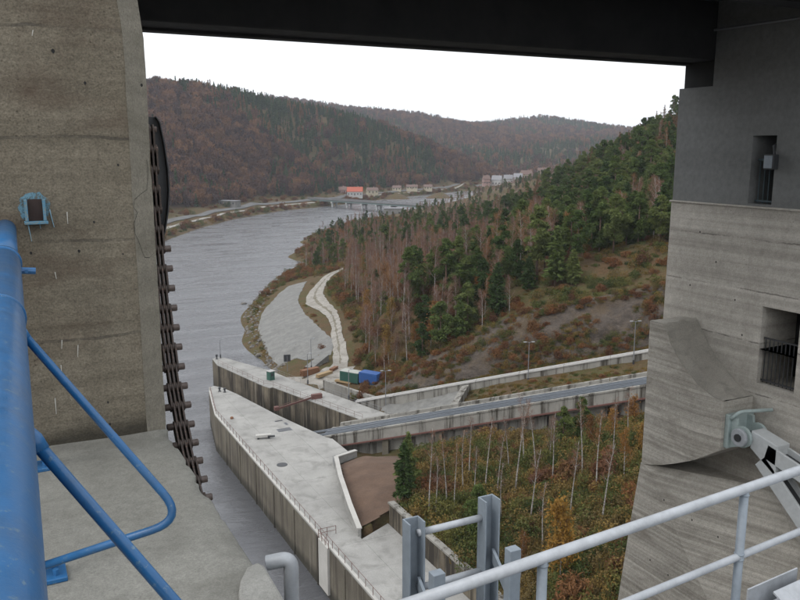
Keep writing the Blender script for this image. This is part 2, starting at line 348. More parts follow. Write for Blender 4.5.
# ------------------------------------------------------------------ the ship incline's own frame: s along it (uphill), q across it (away from the river), h above its track line
IA = Vector((48.7, 123.5, 6.75)); IE = Vector((0.726, -0.687, 0)); IN = Vector((0.687, 0.726, 0)); IG = 0.262
def inc(s, q, h): return Vector((IA.x + IE.x * s + IN.x * q, IA.y + IE.y * s + IN.y * q, IA.z + IG * s + h))

# ------------------------------------------------------------------ terrain
ctrl = []
def cp(v): ctrl.append((v[0], v[1], v[2]))
RIGHT_SHORE = [(275, 372), (262, 360), (246, 330), (252, 305), (275, 280), (300, 262), (306, 245), (330, 228), (360, 222), (400, 213), (440, 205), (470, 198)]
LEFT_SHORE = [(172, 238), (200, 228), (235, 219), (280, 211), (320, 207), (360, 202), (420, 200), (470, 193)]
rs = [at(x, y, z=0) for x, y in RIGHT_SHORE]; ls = [at(x, y, z=0) for x, y in LEFT_SHORE]
rs += [Vector((640, 860, 0)), Vector((900, 930, 0))]; ls[5] = Vector((345, 770, 0)); ls[6] = Vector((440, 840, 0)); ls[7] = Vector((560, 915, 0)); ls += [Vector((900, 1010, 0))]
ls = [Vector((-75, -60, 0)), Vector((-55, 150, 0)), Vector((10, 330, 0))] + ls
def dense(pl, step):
    o = []
    for a, b in zip(pl, pl[1:]):
        n = max(1, int((b - a).length / step))
        o += [a.lerp(b, i / n) for i in range(n)]
    return o + [pl[-1]]
for side, pl in ((1, rs), (-1, ls)):
    dp = dense(pl, 28)
    for i, p in enumerate(dp):
        t = (dp[min(i + 1, len(dp) - 1)] - dp[max(i - 1, 0)]).normalized()
        n = Vector((t.y, -t.x, 0)) * side           # inland
        cp((p.x, p.y, 0.0)); q = p - n * 14; cp((q.x, q.y, -4))
        if side == -1:
            q = p + n * 9; cp((q.x, q.y, 3.4)); q = p + n * 20; cp((q.x, q.y, 5.0)); q = p + n * 34; cp((q.x, q.y, 6.5))
        else:
            q = p + n * 10; cp((q.x, q.y, 3.0 if i > 6 else 4.2))
for a, b in ((0, 60), (20, 150), (60, 320), (140, 520), (240, 660), (470, 830)): cp((a, b, -6))
# works yard and road bench by the lock
for x, y, z in [(58, 168, 7.0), (60, 158, 7.4), (66, 150, 7.6), (68, 142, 7.6), (62, 180, 5.4), (74, 165, 8), (70, 175, 8), (76, 184, 8), (84.5, 206.5, 8), (88.6, 220, 8),
                (89, 234, 8), (97, 255, 8), (114, 283, 8), (134, 304, 8), (160, 335, 9), (82, 245, 5.2), (74, 220, 4.8), (70, 200, 5.2), (95, 268, 5.5), (92, 208, 9), (96, 224, 9.2),
                (80, 184, 9), (104, 250, 9.4), (122, 278, 9.5), (150, 400, 6), (180, 460, 6), (230, 500, 8)]: cp((x, y, z))
# along the incline
for s in range(-6, 110, 7):
    low = min(1.0, max(0.0, (s - 12) / 12.0))
    for q, h in ((6.2, -1.6 + low), (12, -2.0 + 1.2 * low), (17.8, -2.2 + 1.2 * low), (20.6, 0.2), (22.6, 0.4)):
        if s < 2 and q < 18: continue
        cp(inc(s, q, h))
    k = min(1.0, max(0.25, (s + 6) / 34.0))
    cp(inc(s, 27.5, 3.0 * k)); cp(inc(s, 32.5, 9.5 * k)); cp(inc(s, 38, 11 * k)); cp(inc(s, 50, 12 + 4 * k))
    if s > 3: cp(inc(s, -0.8, -5.2)); cp(inc(s, 2.5, -4.6))
# low ground between lock and dam
for x, y, z in [(52.9, 94.4, 9.0), (65, 100, 11.2), (47.5, 58, 12.6), (49.8, 52.2, 17), (75.4, 76.7, 17.3), (47, 100, 8.6), (46, 106, 8.2), (44, 96, 8.3), (45, 88, 8.8), (50, 110, 7.6), (46.5, 75, 9.8),
                (55, 30, 22), (80, 40, 27), (60, 70, 14), (56, 84, 10.5), (45, 40, 14), (45, 20, 18), (110, 40, 40), (45, 62, 9.9)]: cp((x, y, z))
# right hill
for px, py, d in [(450, 260, 300), (400, 300, 240), (520, 260, 250), (600, 250, 205), (660, 245, 180), (660, 205, 220), (600, 205, 265), (676, 152, 285), (630, 165, 315), (600, 173, 345),
                  (555, 190, 385), (522, 213, 435), (495, 217, 490), (470, 214, 560), (440, 222, 520), (400, 240, 420), (370, 262, 360), (560, 230, 300), (520, 235, 340), (720, 140, 300), (800, 110, 330), (900, 90, 360), (800, 200, 200), (760, 230, 170)]:
    cp(at(px, py, d=d))
for px, py, d, dz in [(676, 152, 420, 20), (630, 165, 450, 0), (560, 190, 560, -8), (522, 205, 620, -4), (760, 120, 700, 30), (640, 160, 900, 10)]:
    v = at(px, py, d=285); a = at(px, py, d=d); cp((a.x, a.y, max(12, min(a.z, 75) + dz)))
# left hill, valley floor, far ridges
for px, z in ((205, 9), (250, 9), (300, 9)): cp(at(px, 205 - (px - 205) * 0.1, z=z))
for px, py, d in [(345, 194, 850), (400, 191, 900), (440, 190, 920), (500, 186, 930), (540, 182, 930), (180, 214, 640), (250, 201, 790), (330, 188, 960), (400, 184, 1020), (470, 180, 1080),
                  (160, 150, 740), (200, 150, 770), (280, 150, 890), (350, 152, 1010), (420, 162, 1090),
                  (150, 93, 900), (190, 91, 915), (230, 101, 945), (265, 108, 980), (330, 118, 1060), (380, 130, 1105), (420, 145, 1140), (460, 162, 1180), (485, 174, 1210),
                  (60, 90, 860), (-60, 90, 820), (-300, 60, 700), (60, 160, 640), (500, 176, 1300), (560, 172, 1350), (540, 178, 1050), (600, 172, 1150),
                  (480, 152, 1650), (520, 150, 1650), (560, 148, 1650), (600, 148, 1650), (650, 140, 1700), (760, 130, 1700), (900, 110, 1700),
                  (270, 99, 2050), (300, 104, 2050), (350, 111, 2080), (400, 114, 2100), (440, 121, 2150), (465, 127, 2200), (200, 99, 2000), (100, 99, 2000), (-200, 90, 1900),
                  (465, 130, 2500), (480, 126, 2500), (520, 121, 2500), (545, 119, 2500), (580, 124, 2500), (615, 131, 2500), (680, 138, 2500), (800, 130, 2500), (950, 120, 2500)]:
    cp(at(px, py, d=d))
for px, d, z in ((150, 1300, 80), (265, 1350, 80), (380, 1400, 60), (460, 1450, 40), (560, 1950, 70), (660, 1950, 80), (150, 2800, 120), (350, 2900, 120), (500, 3300, 110), (650, 3300, 110), (800, 3200, 110), (-300, 2800, 120), (1000, 2800, 120)):
    a = at(px, 148, d=d); cp((a.x, a.y, z))
for x, y, z in ((-300, 0, 80), (-200, 200, 60), (-120, 60, 25), (400, -100, 110), (250, 0, 80), (700, 200, 120), (-500, 500, 130), (200, 100, 70), (160, 60, 56), (-1500, 500, 120), (1800, 400, 130), (2500, 1500, 130), (5000, 3000, 120), (-2000, 3500, 120), (1500, 5000, 120)): cp((x, y, z))
VILL = [(486, 184, 900), (497, 185, 905), (508, 182, 935), (518, 182, 930), (526, 179, 955), (512, 188, 885), (531, 184, 915), (541, 177, 950), (547, 175, 955)]
for v_ in VILL: cp(at(*v_[:2], d=v_[2]))
C = np.array(ctrl, float)
key = np.unique(np.round(C[:, :2] / 2.0).astype(int), axis=0, return_index=True)[1]
C = C[np.sort(key)]
K = np.hypot(C[:, None, 0] - C[None, :, 0], C[:, None, 1] - C[None, :, 1])
n = len(C); A = np.zeros((n + 1, n + 1)); A[:n, :n] = -K + np.eye(n) * -0.0; A[:n, n] = 1; A[n, :n] = 1
wts = np.linalg.solve(A, np.append(C[:, 2], 0))
def rbf(xs, ys):
    o = np.empty(len(xs))
    for i in range(0, len(xs), 20000):
        k = np.hypot(xs[i:i + 20000, None] - C[None, :, 0], ys[i:i + 20000, None] - C[None, :, 1])
        o[i:i + 20000] = -k @ wts[:-1] + wts[-1]
    return o
def axis(segs):
    o = []
    for a, b, st in segs: o += list(np.arange(a, b, st))
    return np.array(o + [segs[-1][1]])
GX = axis([(-2600, -400, 110), (-400, 20, 20), (20, 120, 1.1), (120, 640, 6), (640, 1300, 20), (1300, 5200, 90)])
GY = axis([(-260, 30, 12), (30, 190, 1.1), (190, 460, 4), (460, 1250, 9), (1250, 2800, 30), (2800, 5200, 120)])
gx, gy = np.meshgrid(GX, GY)
GZ = rbf(gx.ravel(), gy.ravel()).reshape(gx.shape)
def inside(poly, x, y):
    r = np.zeros(np.shape(x), bool); j = len(poly) - 1
    for i in range(len(poly)):
        xi, yi = poly[i]; xj, yj = poly[j]
        if yi != yj: r ^= ((yi > y) != (yj > y)) & (x < (xj - xi) * (y - yi) / (yj - yi) + xi)
        j = i
    return r
WET = [(-50, -260), (43.9, -260), (43.9, 89.3), (39.3, 87.6), (40.4, 92.6), (42.8, 101.6), (45.8, 110.2), (49.3, 112), (49.3, 123.4), (57.6, 127.2), (63, 128.4), (54.6, 157.6), (52.6, 168), (57, 182), (60.5, 190), (10, 300), (-50, 190)]
PIT = [(56.5, 151), (59.4, 152), (65.2, 134.5), (62.4, 133)]
rough = np.array([noise.fractal(Vector((x * 0.11, y * 0.11, 0.3)), 1.0, 2.1, 4) for x, y in zip(gx.ravel(), gy.ravel())]).reshape(gx.shape)
dist = np.hypot(gx, gy)
GZ = GZ + rough * np.where(GZ > 9.6, np.clip(dist / 250, 0.25, 4.0), 0.05)
GZ = np.where(inside(WET, gx, gy), -4.0, GZ)
GZ = np.where(inside(PIT, gx, gy), 3.4, GZ)
def hz(x, y):
    i = min(max(np.searchsorted(GX, x) - 1, 0), len(GX) - 2); j = min(max(np.searchsorted(GY, y) - 1, 0), len(GY) - 2)
    u = (x - GX[i]) / (GX[i + 1] - GX[i]); v = (y - GY[j]) / (GY[j + 1] - GY[j])
    return float((GZ[j, i] * (1 - u) + GZ[j, i + 1] * u) * (1 - v) + (GZ[j + 1, i] * (1 - u) + GZ[j + 1, i + 1] * u) * v)
nx_, ny_ = len(GX), len(GY)
idx = np.arange(nx_ * ny_).reshape(ny_, nx_)
fq = np.stack([idx[:-1, :-1], idx[:-1, 1:], idx[1:, 1:], idx[1:, :-1]], -1).reshape(-1, 4)
me = bpy.data.meshes.new('terrain'); me.from_pydata(np.stack([gx, gy, GZ], -1).reshape(-1, 3).tolist(), [], fq.tolist()); me.materials.append(M['ground']); me.shade_smooth()
tag(mesh_obj('terrain', me), 'brown and green valley sides around the river', None, None, 'structure')
mb = MB(); mb.add([(-2600, -260, 0), (5200, -260, 0), (5200, 5200, 0), (-2600, 5200, 0)], [(0, 1, 2, 3)])
tag(mb.build('river', M['water']), 'grey river bending away between wooded hills', None, None, 'structure')

def strip(name, line, widths, mat, lift=0.14, step=2.0, cross=4):
    """a sheet draped on the ground along a centre line"""
    L = [Vector((p[0], p[1], 0)) for p in line]; W = widths if isinstance(widths, list) else [widths] * len(L)
    pts = []
    for i in range(len(L) - 1):
        n = max(1, int((L[i + 1] - L[i]).length / step))
        p0 = L[max(i - 1, 0)]; p3 = L[min(i + 2, len(L) - 1)]
        for k in range(n):
            t = k / n; a = L[i]; b = L[i + 1]
            p = 0.5 * ((2 * a) + (b - p0) * t + (2 * p0 - 5 * a + 4 * b - p3) * t * t + (3 * a - p0 - 3 * b + p3) * t ** 3)
            pts.append((p, W[i] * (1 - t) + W[i + 1] * t))
    pts.append((L[-1], W[-1]))
    vs = []; fs = []
    for i, (p, wd) in enumerate(pts):
        t = (pts[min(i + 1, len(pts) - 1)][0] - pts[max(i - 1, 0)][0]).normalized(); nn = Vector((t.y, -t.x, 0))
        for k in range(cross + 1):
            jit = noise.noise(Vector((p.x * 0.35, p.y * 0.35, k * 3.1))) * 0.5 if k in (0, cross) else 0
            q = p + nn * ((k / cross - 0.5) * wd + jit); vs.append((q.x, q.y, hz(q.x, q.y) + lift))
    c1 = cross + 1
    for i in range(len(pts) - 1):
        for k in range(cross): fs.append((i * c1 + k, i * c1 + k + 1, (i + 1) * c1 + k + 1, (i + 1) * c1 + k))
    o = MB().add(vs, fs).build(name, mat, None, True)
    return o
road_pts = [at(x, y, z=8) for x, y in ((372, 255), (355, 265), (330, 275), (317, 290), (316, 301), (329, 311), (335, 322), (338, 342), (340, 362), (332, 374))]
tag(strip('gravel_road', road_pts, [2.8, 3.0, 3.4, 5, 6.4, 4.0, 2.9, 2.9, 3.6, 6.5], M['road'], 0.16), 'pale gravel track curving from the lock up to the trees', None, None, 'structure')
tag(strip('track_crown', road_pts[:9], [.4, .45, .5, .7, .9, .6, .45, .45, .4], M['rut'], 0.18, 1.5, 2), 'grassy crown between the wheel ruts of the gravel track', None, None, 'structure')
ap = [(69.2, 186, 13.5), (70.8, 200, 15), (73.2, 215, 15), (76.8, 232, 13.5), (83.0, 250, 11.5), (92.0, 268, 9.5), (101.8, 286, 7)]
tag(strip('stone_apron', [(66, 172), (67.5, 178)] + [(a[0], a[1]) for a in ap], [6, 9] + [a[2] for a in ap], M['apron'], 0.12, 1.6, 8), 'grey paved bank apron beside the river', None, None, 'structure')
tag(strip('works_yard', [(52.8, 163), (57, 157), (62, 156), (67, 161)], [5.5, 6, 7, 7], M['road'], 0.10), 'pale concrete yard behind the lock wall', None, None, 'structure')
lb = dense(ls, 30)[10:]
def off(pl, dd):
    o = []
    for i, p in enumerate(pl):
        t = (pl[min(i + 1, len(pl) - 1)] - pl[max(i - 1, 0)]).normalized(); o.append((p.x - t.y * dd, p.y + t.x * dd))
    return o
tag(strip('riverside_road', off(lb, 21), 7, M['asphalt'], 0.5, 8, 2), 'grey road along the far bank under the wooded hill', None, None, 'structure')
tag(strip('riverside_path', off(lb, 11), 2.6, M['road'], 0.5, 8, 2), 'pale path along the far river bank', None, None, 'structure')

# bare soil heap behind the parapet and rock cutting
def patch(name, poly, mat, lift, step=1.1, bumpy=0.0, bulge=0.0):
    xs = [p[0] for p in poly]; ys = [p[1] for p in poly]; vs = []; fs = []; ids = {}
    nx = int((max(xs) - min(xs)) / step) + 1; ny = int((max(ys) - min(ys)) / step) + 1
    for i in range(nx):
        for j in range(ny):
            x = min(xs) + i * step; y = min(ys) + j * step
            if bool(inside(poly, np.array(x), np.array(y))):
                ids[i, j] = len(vs); vs.append((x, y, float(rbf(np.array([x]), np.array([y]))[0]) + lift + bumpy * noise.fractal(Vector((x * .4, y * .4, 1)), 1, 2, 3)))
    for (i, j) in ids:
        q = [(i, j), (i + 1, j), (i + 1, j + 1), (i, j + 1)]
        if all(k in ids for k in q): fs.append([ids[k] for k in q])
    return MB().add(vs, fs).build(name, mat, None, True)
tag(patch('bare_soil', [(39.1, 88.3), (39.9, 92.6), (42.3, 101.4), (45.4, 110.4), (49.6, 111.9), (52, 115), (58, 109), (53, 100), (47.5, 90.5), (44.4, 88.9)], M['soil'], 0.22, 0.4, 0.12), 'brown bare soil heap behind the white parapet', None, None, 'structure')
vs = []; fs = []
for i in range(23):
    for j in range(13):
        v = inc(-1 + i * 0.92, 6.2 + j * 1.03, 0); vs.append((v.x, v.y, hz(v.x, v.y) + .2))
for i in range(22):
    for j in range(12): fs.append((i * 13 + j, (i + 1) * 13 + j, (i + 1) * 13 + j + 1, i * 13 + j + 1))
tag(MB().add(vs, fs).build('concrete_apron', M['apron'], None, True), 'grey concrete apron at the foot of the incline', None, None, 'structure')
vs = []; fs = []; ns, nq = 180, 26
for i in range(ns):
    s = -4 + i * 0.62; k = min(1.0, max(0.22, (s + 6) / 34.0))
    for j in range(nq):
        t = j / (nq - 1); q = 23.0 + t * 9.0 + 0.0; h = 0.1 + (9.9 * k) * (t ** 0.85)
        p = inc(s, q, h); f = noise.fractal(Vector((p.x * 0.22, p.y * 0.22, p.z * 0.3)), 0.9, 2.1, 6)
        r = noise.ridged_multi_fractal(Vector((p.x * 0.13, p.y * 0.13, p.z * 0.22)), 0.9, 2.1, 5, 1.0, 2.0)
        e = math.sin(min(1, t * 1.0) * math.pi) ** 0.5 if 0 < t < 1 else 0
        vs.append(tuple(p + IN * (-(f * 0.9 + r * 0.45) * e - 0.35) + Vector((0, 0, f * 0.35 * e))))
for i in range(ns - 1):
    for j in range(nq - 1): fs.append((i * nq + j, (i + 1) * nq + j, (i + 1) * nq + j + 1, i * nq + j + 1))
tag(MB().add(vs, fs).build('rock_face', M['rock'], None, True), 'brown grey rock cutting above the lamp lit lane wall', None, None, 'structure')

# ------------------------------------------------------------------ lock island
def clip(poly, x0, x1, y0, y1):
    def cut(p, f, g):
        o = []
        for i in range(len(p)):
            a, b = p[i - 1], p[i]; fa, fb = f(a), f(b)
            if (fa >= 0) != (fb >= 0):
                t = fa / (fa - fb); o.append((a[0] + (b[0] - a[0]) * t, a[1] + (b[1] - a[1]) * t))
            if fb >= 0: o.append(b)
        return o
    for f in (lambda q: q[0] - x0, lambda q: x1 - q[0], lambda q: q[1] - y0, lambda q: y1 - q[1]):
        poly = cut(poly, f, None)
        if len(poly) < 3: return []
    return poly
DECK = [(34, 30), (43.5, 30), (43.5, 88.9), (38.6, 86.5), (39.6, 92.6), (42.1, 101.8), (45.2, 110.9), (49.0, 112.3), (48.9, 121.5), (48.1, 122.8), (44.4, 138), (41.3, 154), (39.8, 159.6), (38.6, 161.6), (37.4, 161.2), (36.7, 158.5), (35.2, 150), (34, 143)]
isl = empty('lock_island', (40, 110, 0), 0, 'long wedge shaped concrete lock island with pale deck beside the river', 'quay')
def rel(o, root): o.location = tuple(-c for c in root.location); return o
rel(MB().prism(DECK, -4, 6.84).build('quay_wall', M['quaywall'], isl), isl)
g = 0.012
y = 30.0; row = 0
while y < 164:
    x = 33.0
    while x < 50.5:
        c = clip(DECK, x + g, x + 5.6 - g, y + g, y + 7.0 - g)
        if len(c) >= 3:
            rel(MB().prism(c, 6.85, 7.0 + rnd.uniform(-0.006, 0.006)).build('deck_slab', M['deck'], isl), isl)
        x += 5.6
    y += 7.0; row += 1
kerb = MB()
edge = [(34.02, 30), (34.02, 143), (35.22, 150), (36.72, 158.5)]
for a, b in zip(edge, edge[1:]): kerb.bar((a[0] + 0.2, a[1], 7.06), (b[0] + 0.2, b[1], 7.06), 0.4, 0.14)
rel(kerb.build('kerb', M['parapet'], isl), isl)
pad = MB().box(33.7, 34.3, 86.1, 89.2, 0.6, 7.04); rel(pad.build('pale_pad', M['parapet'], isl), isl)
rib = MB().box(33.86, 34.0, 0, 0.35, -4, 6.7).mesh('wall_rib', M['quaywall'])
for yy in range(36, 143, 9):
    o = mesh_obj('wall_rib', rib, isl); o.location = (-40, yy - 110, 0)
# railing of the island: each post its own piece
def guard(name, line, step, hgt, mat, label, rails=(1.0,), pr=0.03, cat='railing', group=None):
    L = [Vector(p) for p in line]; root = empty(name, L[0], 0, label, cat, group)
    pm = MB().tube([(0, 0, 0), (0, 0, hgt)], pr, 6).mesh('post', mat)
    for a, b in zip(L, L[1:]):
        n = max(1, round((b - a).length / step))
        for i in range(n):
            o = mesh_obj('post', pm, root); o.location = a.lerp(b, i / n) - L[0]
    o = mesh_obj('post', pm, root); o.location = L[-1] - L[0]
    for f in rails:
        o = MB().tube([p - L[0] + Vector((0, 0, hgt * f)) for p in L], pr * 0.8, 6).build('rail', mat, root)
    return root
guard('railing', [(34.25, 60, 7.12), (34.25, 143, 7.12), (35.45, 150, 7.12), (36.9, 158, 7.12)], 2.0, 1.0, M['rust'], 'thin post railing along the river side of the lock island', (1.0,), 0.035)
guard('railing', [(33.8, 85.9, 7.05), (33.8, 89.3, 7.05), (36.2, 89.3, 7.05)], 1.1, 1.1, M['rust'], 'small dark railing around the pad on the island edge', (1.0, 0.5), 0.04)
guard('railing', [(48.6, 112.6, 7.05), (44.9, 111.5, 7.05), (44.2, 109.2, 7.05)], 1.4, 1.1, M['post'], 'thin grey railing beside the parapet bend under the incline', (1.0, 0.5), 0.025)
# parapet
par = empty('parapet_wall', (42, 100, 7), 0, 'low white parapet wall curving between deck and brown soil', 'wall')
PL = [(49.3, 112.4), (45.2, 110.9), (42.1, 101.8), (40.6, 96.5), (39.5, 92.4), (38.6, 87.2)]
pb = MB(); pc = MB()
for (a, b, ha, hb) in [(PL[i], PL[i + 1], h0, h1) for i, (h0, h1) in enumerate(((1.0, 1.2), (1.2, 2.1), (2.1, 2.3), (2.3, 2.2), (2.2, 1.1)))]:
    a = Vector((*a, 0)); b = Vector((*b, 0)); t = (b - a).normalized(); nn = Vector((t.y, -t.x, 0)) * 0.22
    for bld, z0a, z1a, z0b, z1b, kk in ((pb, 6.9, 6.95 + ha, 6.9, 6.95 + hb, 1.0), (pc, 6.953 + ha, 7.1 + ha, 6.953 + hb, 7.1 + hb, 1.5)):
        bld.hexa([a - nn * kk + Vector((0, 0, z0a)), a + nn * kk + Vector((0, 0, z0a)), b + nn * kk + Vector((0, 0, z0b)), b - nn * kk + Vector((0, 0, z0b)),
                  a - nn * kk + Vector((0, 0, z1a)), a + nn * kk + Vector((0, 0, z1a)), b + nn * kk + Vector((0, 0, z1b)), b - nn * kk + Vector((0, 0, z1b))])
rel(pb.build('wall', M['deck'], par), par); rel(pc.build('coping', M['parapet'], par), par)
# retaining wall beside the near end of the deck
rw = empty('retaining_wall', (43.6, 70, 7), 0, 'black streaked retaining wall between deck slab and wooded ground', 'wall')
rel(MB().box(43.55, 44.2, 25, 88.6, 4, 9.85).build('wall', M['lockwall'], rw), rw)
for i in range(8): rel(MB().box(43.45, 44.35, 25 + i * 8 , min(88.8, 25 + i * 8 + 7.95), 9.853, 10.1).build('coping', M['beam'], rw), rw)
# deck fittings
mh = MB(); mh.tube([(0, 0, 0), (0, 0, 0.05)], 0.85, 24); o = mh.build('manhole_cover', M['dark_metal']); o.location = (37.45, 114.4, 7.0); tag(o, 'round dark manhole cover on the pale island deck', 'manhole')
mb = MB(); mb.box(-2.0, 2.0, -0.35, 0.35, 0.5, 0.75); mb.box(-1.7, -1.3, -0.3, 0.3, 0, 0.5); mb.box(1.3, 1.7, -0.3, 0.3, 0, 0.5)
bn = empty('stop_log', (38.4, 127.0, 7), R(-14), 'pale concrete stop log beam lying on two trestles on the deck', 'beam')
MB().box(-1.3, 1.3, -0.4, 0.4, 0.3, 0.75).build('beam', M['parapet'], bn, bevel=0.04)
for sx in (-0.9, 0.9): MB().box(sx - 0.15, sx + 0.15, -0.3, 0.3, 0, 0.297).build('trestle', M['dark_metal'], bn)
MB().box(0.7, 1.9, -0.6, -0.38, 0.35, 0.6).build('lifting_bar', M['dark_metal'], bn)
for (x, y, wx, wy, lab) in ((43.0, 129.5, 2.6, 1.6, 'larger grey grating set in the deck near the chamber edge'), (43.6, 134.4, 1.6, 0.5, 'narrow dark grating set in the deck by the chamber'), (44.3, 132.4, 0.6, 1.3, 'short dark grating beside the narrow one on the deck')):
    gr = empty('floor_grating', (x, y, 7.0), 0, lab, 'grating')
    MB().box(-wx / 2, wx / 2, -wy / 2, wy / 2, 0.002, 0.02).build('frame', M['post'], gr)
    for k in range(6): MB().box(-wx / 2 + 0.1, wx / 2 - 0.1, -wy / 2 + wy * (k + .3) / 6, -wy / 2 + wy * (k + .7) / 6, 0.022, 0.035).build('slat', M['dark_metal'], gr)
def bollard(loc, label, hh=0.9):
    b = empty('mooring_bollard', loc, 0, label, 'bollard', 'mooring bollards on the lock')
    MB().tube([(0, 0, 0), (0, 0, 0.08), (0, 0, 0.1), (0, 0, hh * 0.8), (0, 0, hh * 0.85), (0, 0, hh)], [0.32, 0.32, 0.2, 0.17, 0.28, 0.24], 12).build('post', M['dark_metal'], b, True)
    MB().tube([(-0.36, 0, hh * 0.7), (0.36, 0, hh * 0.7)], 0.05, 8).build('cross_pin', M['dark_metal'], b, True)
bollard((38.6, 157.2, 7), 'black mooring bollard on the island tip nearer the river'); bollard((39.4, 156.2, 7), 'black mooring bollard on the island tip nearer the chamber')
bollard((44.6, 183.0, 7), 'black mooring bollard at the pointed end of the upper lock wall', 1.1)
o = MB().tube([(0, 0, 0), (0, 0, 0.3), (0, 0, 0.42)], [0.3, 0.3, 0.12], 10).build('valve_cap', M['timber_red']); o.location = (36.3, 139.5, 7.0); tag(o, 'small red valve cap near the island railing', 'valve cap')

# ------------------------------------------------------------------ upper lock wall
UP = [(43.3, 177.8), (43.7, 183.6), (44.9, 184.6), (46.5, 183.5), (52.8, 167.5), (55, 157.6), (63.2, 128.4), (57.7, 127.0), (49.3, 155.2), (48.5, 155.0), (47.8, 157.0)]
uw = empty('upper_lock_wall', (52, 155, 0), 0, 'stained lock wall with pale walkway on the far side of the chamber', 'quay')
rel(MB().prism(UP, -4, 6.86).build('wall', M['lockwall'], uw), uw)
y = 126.0
while y < 186:
    c = clip(UP, 40, 66, y + g, y + 6.0 - g)
    if len(c) >= 3: rel(MB().prism(c, 6.863, 7.0 + rnd.uniform(-0.005, 0.005)).build('deck_slab', M['deck'], uw), uw)
    y += 6.0
rel(MB().hexa([Vector(p) for p in ((43.0, 177.0, 0.15), (43.25, 177.1, 0.15), (47.75, 157.1, 0.15), (47.5, 157.0, 0.15), (43.0, 177.0, 1.3), (43.25, 177.1, 1.3), (47.75, 157.1, 1.3), (47.5, 157.0, 1.3))]).build('fender_board', M['c_blue'], uw), uw)
guard('railing', [(47.0, 182.3, 7), (52.6, 167.2, 7), (54.8, 157.4, 7), (62.8, 129, 7)], 2.2, 1.0, M['post'], 'thin grey railing along the back edge of the upper lock wall', (1.0, 0.5), 0.025)
guard('railing', [(43.7, 178.2, 7), (48.0, 157.3, 7), (49.5, 155.5, 7), (57.6, 128.2, 7)], 2.4, 1.0, M['rust'], 'thin brown railing along the chamber edge of the upper lock wall', (1.0, 0.5), 0.025)
# boom across the chamber
bm_ = empty('barrier_boom', (45.2, 140.5, 7.2), 0, 'brown barrier boom reaching across the lock chamber', 'barrier')
A_ = Vector((0, 0, 0)); B_ = Vector((8.9, -1.3, 0.2)) + Vector((0, 4.6, 0))
MB().bar((0, 0, 0), tuple(B_), 0.28, 0.34).build('beam', M['rust'], bm_); MB().tube([(0, 0, 0.5), tuple(B_ + Vector((0, 0, 0.5)))], 0.04, 6).build('handrail', M['rust'], bm_)
MB().box(-0.4, 0.4, -0.4, 0.4, -0.2, 0.5).build('pedestal', M['rust'], bm_)
MB().box(B_.x - 0.5, B_.x + 1.6, B_.y - 0.4, B_.y + 0.4, -0.2, 0.75).build('counterweight', M['rust'], bm_)
ki = empty('control_kiosk', (50.6, 160.6, 7), R(20), 'small dark green control kiosk with pale roof on the lock wall', 'kiosk')
MB().box(-0.62, 0.62, -0.62, 0.62, 0, 1.9).build('cabin', M['c_green'], ki, bevel=0.03); MB().box(-0.75, 0.75, -0.75, 0.75, 1.903, 2.03).build('roof', M['white_wall'], ki, bevel=0.03)
MB().box(-0.35, 0.3, -0.66, -0.623, 0.9, 1.55).build('window', M['window'], ki)
sg = empty('signal_board', (56.4, 166.5, 7.2), R(-10), 'dark square signal board on a post behind the lock wall', 'sign')
MB().tube([(0, 0, -0.6), (0, 0, 3.0)], 0.07, 8).build('post', M['post'], sg); MB().box(-0.75, 0.75, -0.05, 0.05, 1.7, 3.3).build('board', M['dark_metal'], sg)
# sunken gutter wall beside the upper wall
pw = empty('basin_wall', (62, 145, 4), 0, 'low concrete wall beside the sunken basin behind the lock', 'wall')
rel(MB().hexa([Vector(p) for p in ((59.4, 152.4, 3), (60.0, 152.6, 3), (66.0, 134.6, 3), (65.3, 134.3, 3), (59.4, 152.4, 7.9), (60.0, 152.6, 7.9), (66.0, 134.6, 7.6), (65.3, 134.3, 7.6))]).build('wall', M['beam'], pw), pw)

# ------------------------------------------------------------------ ship incline
il = empty('ship_incline', inc(0, 0, 0), 0, 'long sloping boat lift track on a stained concrete trestle', 'track')
def iprism(name, s0, s1, sect, mat, bevel=0.0):
    b = MB(); n = len(sect); o0 = inc(0, 0, 0)
    vs = [inc(s, q, h) - o0 for s in (s0, s1) for q, h in sect]
    b.add(vs, [tuple(range(n))[::-1], tuple(range(n, 2 * n))] + [(i, (i + 1) % n, n + (i + 1) % n, n + i) for i in range(n)])
    return b.build(name, mat, il, bevel=bevel)
S1 = 112
iprism('beam', 1.0, S1, [(0, -0.15), (0, -2.1), (0.5, -2.2), (0.5, -2.6), (5.4, -2.6), (5.4, -0.15)], M['beam'])
iprism('ledge', 1.0, S1, [(-0.28, -1.9), (-0.28, -2.12), (-0.01, -2.12), (-0.01, -1.9)], M['rust'])
for k in range(13): iprism('kerb', -1.5 + k * 8.75, -1.5 + k * 8.75 + 8.7, [(-0.12, -0.146), (0.42, -0.146), (0.42, 0.12), (-0.12, 0.12)], M['beam'])
iprism('cable_channel', -1.5, S1, [(0.43, -0.146), (0.55, -0.146), (0.55, -0.1), (0.43, -0.1)], M['dark_metal'])
iprism('track_bed', -1.5, S1, [(0.56, -0.147), (4.8, -0.147), (4.8, -0.05), (0.56, -0.05)], M['bluegrey'])
for q in (1.1, 1.9, 3.5, 4.2): iprism('rail', -6, S1, [(q - 0.09, -0.046), (q + 0.09, -0.046), (q + 0.09, 0.16), (q - 0.09, 0.16)], M['rail_steel'])
iprism('guide_pipe', -1.0, S1, [(2.6, 0.0), (2.8, 0.0), (2.8, 0.22), (2.6, 0.22)], M['rail_steel'])
iprism('walkway', -1.0, S1, [(4.45, -0.046), (5.3, -0.046), (5.3, 0.08), (4.45, 0.08)], M['beam'])
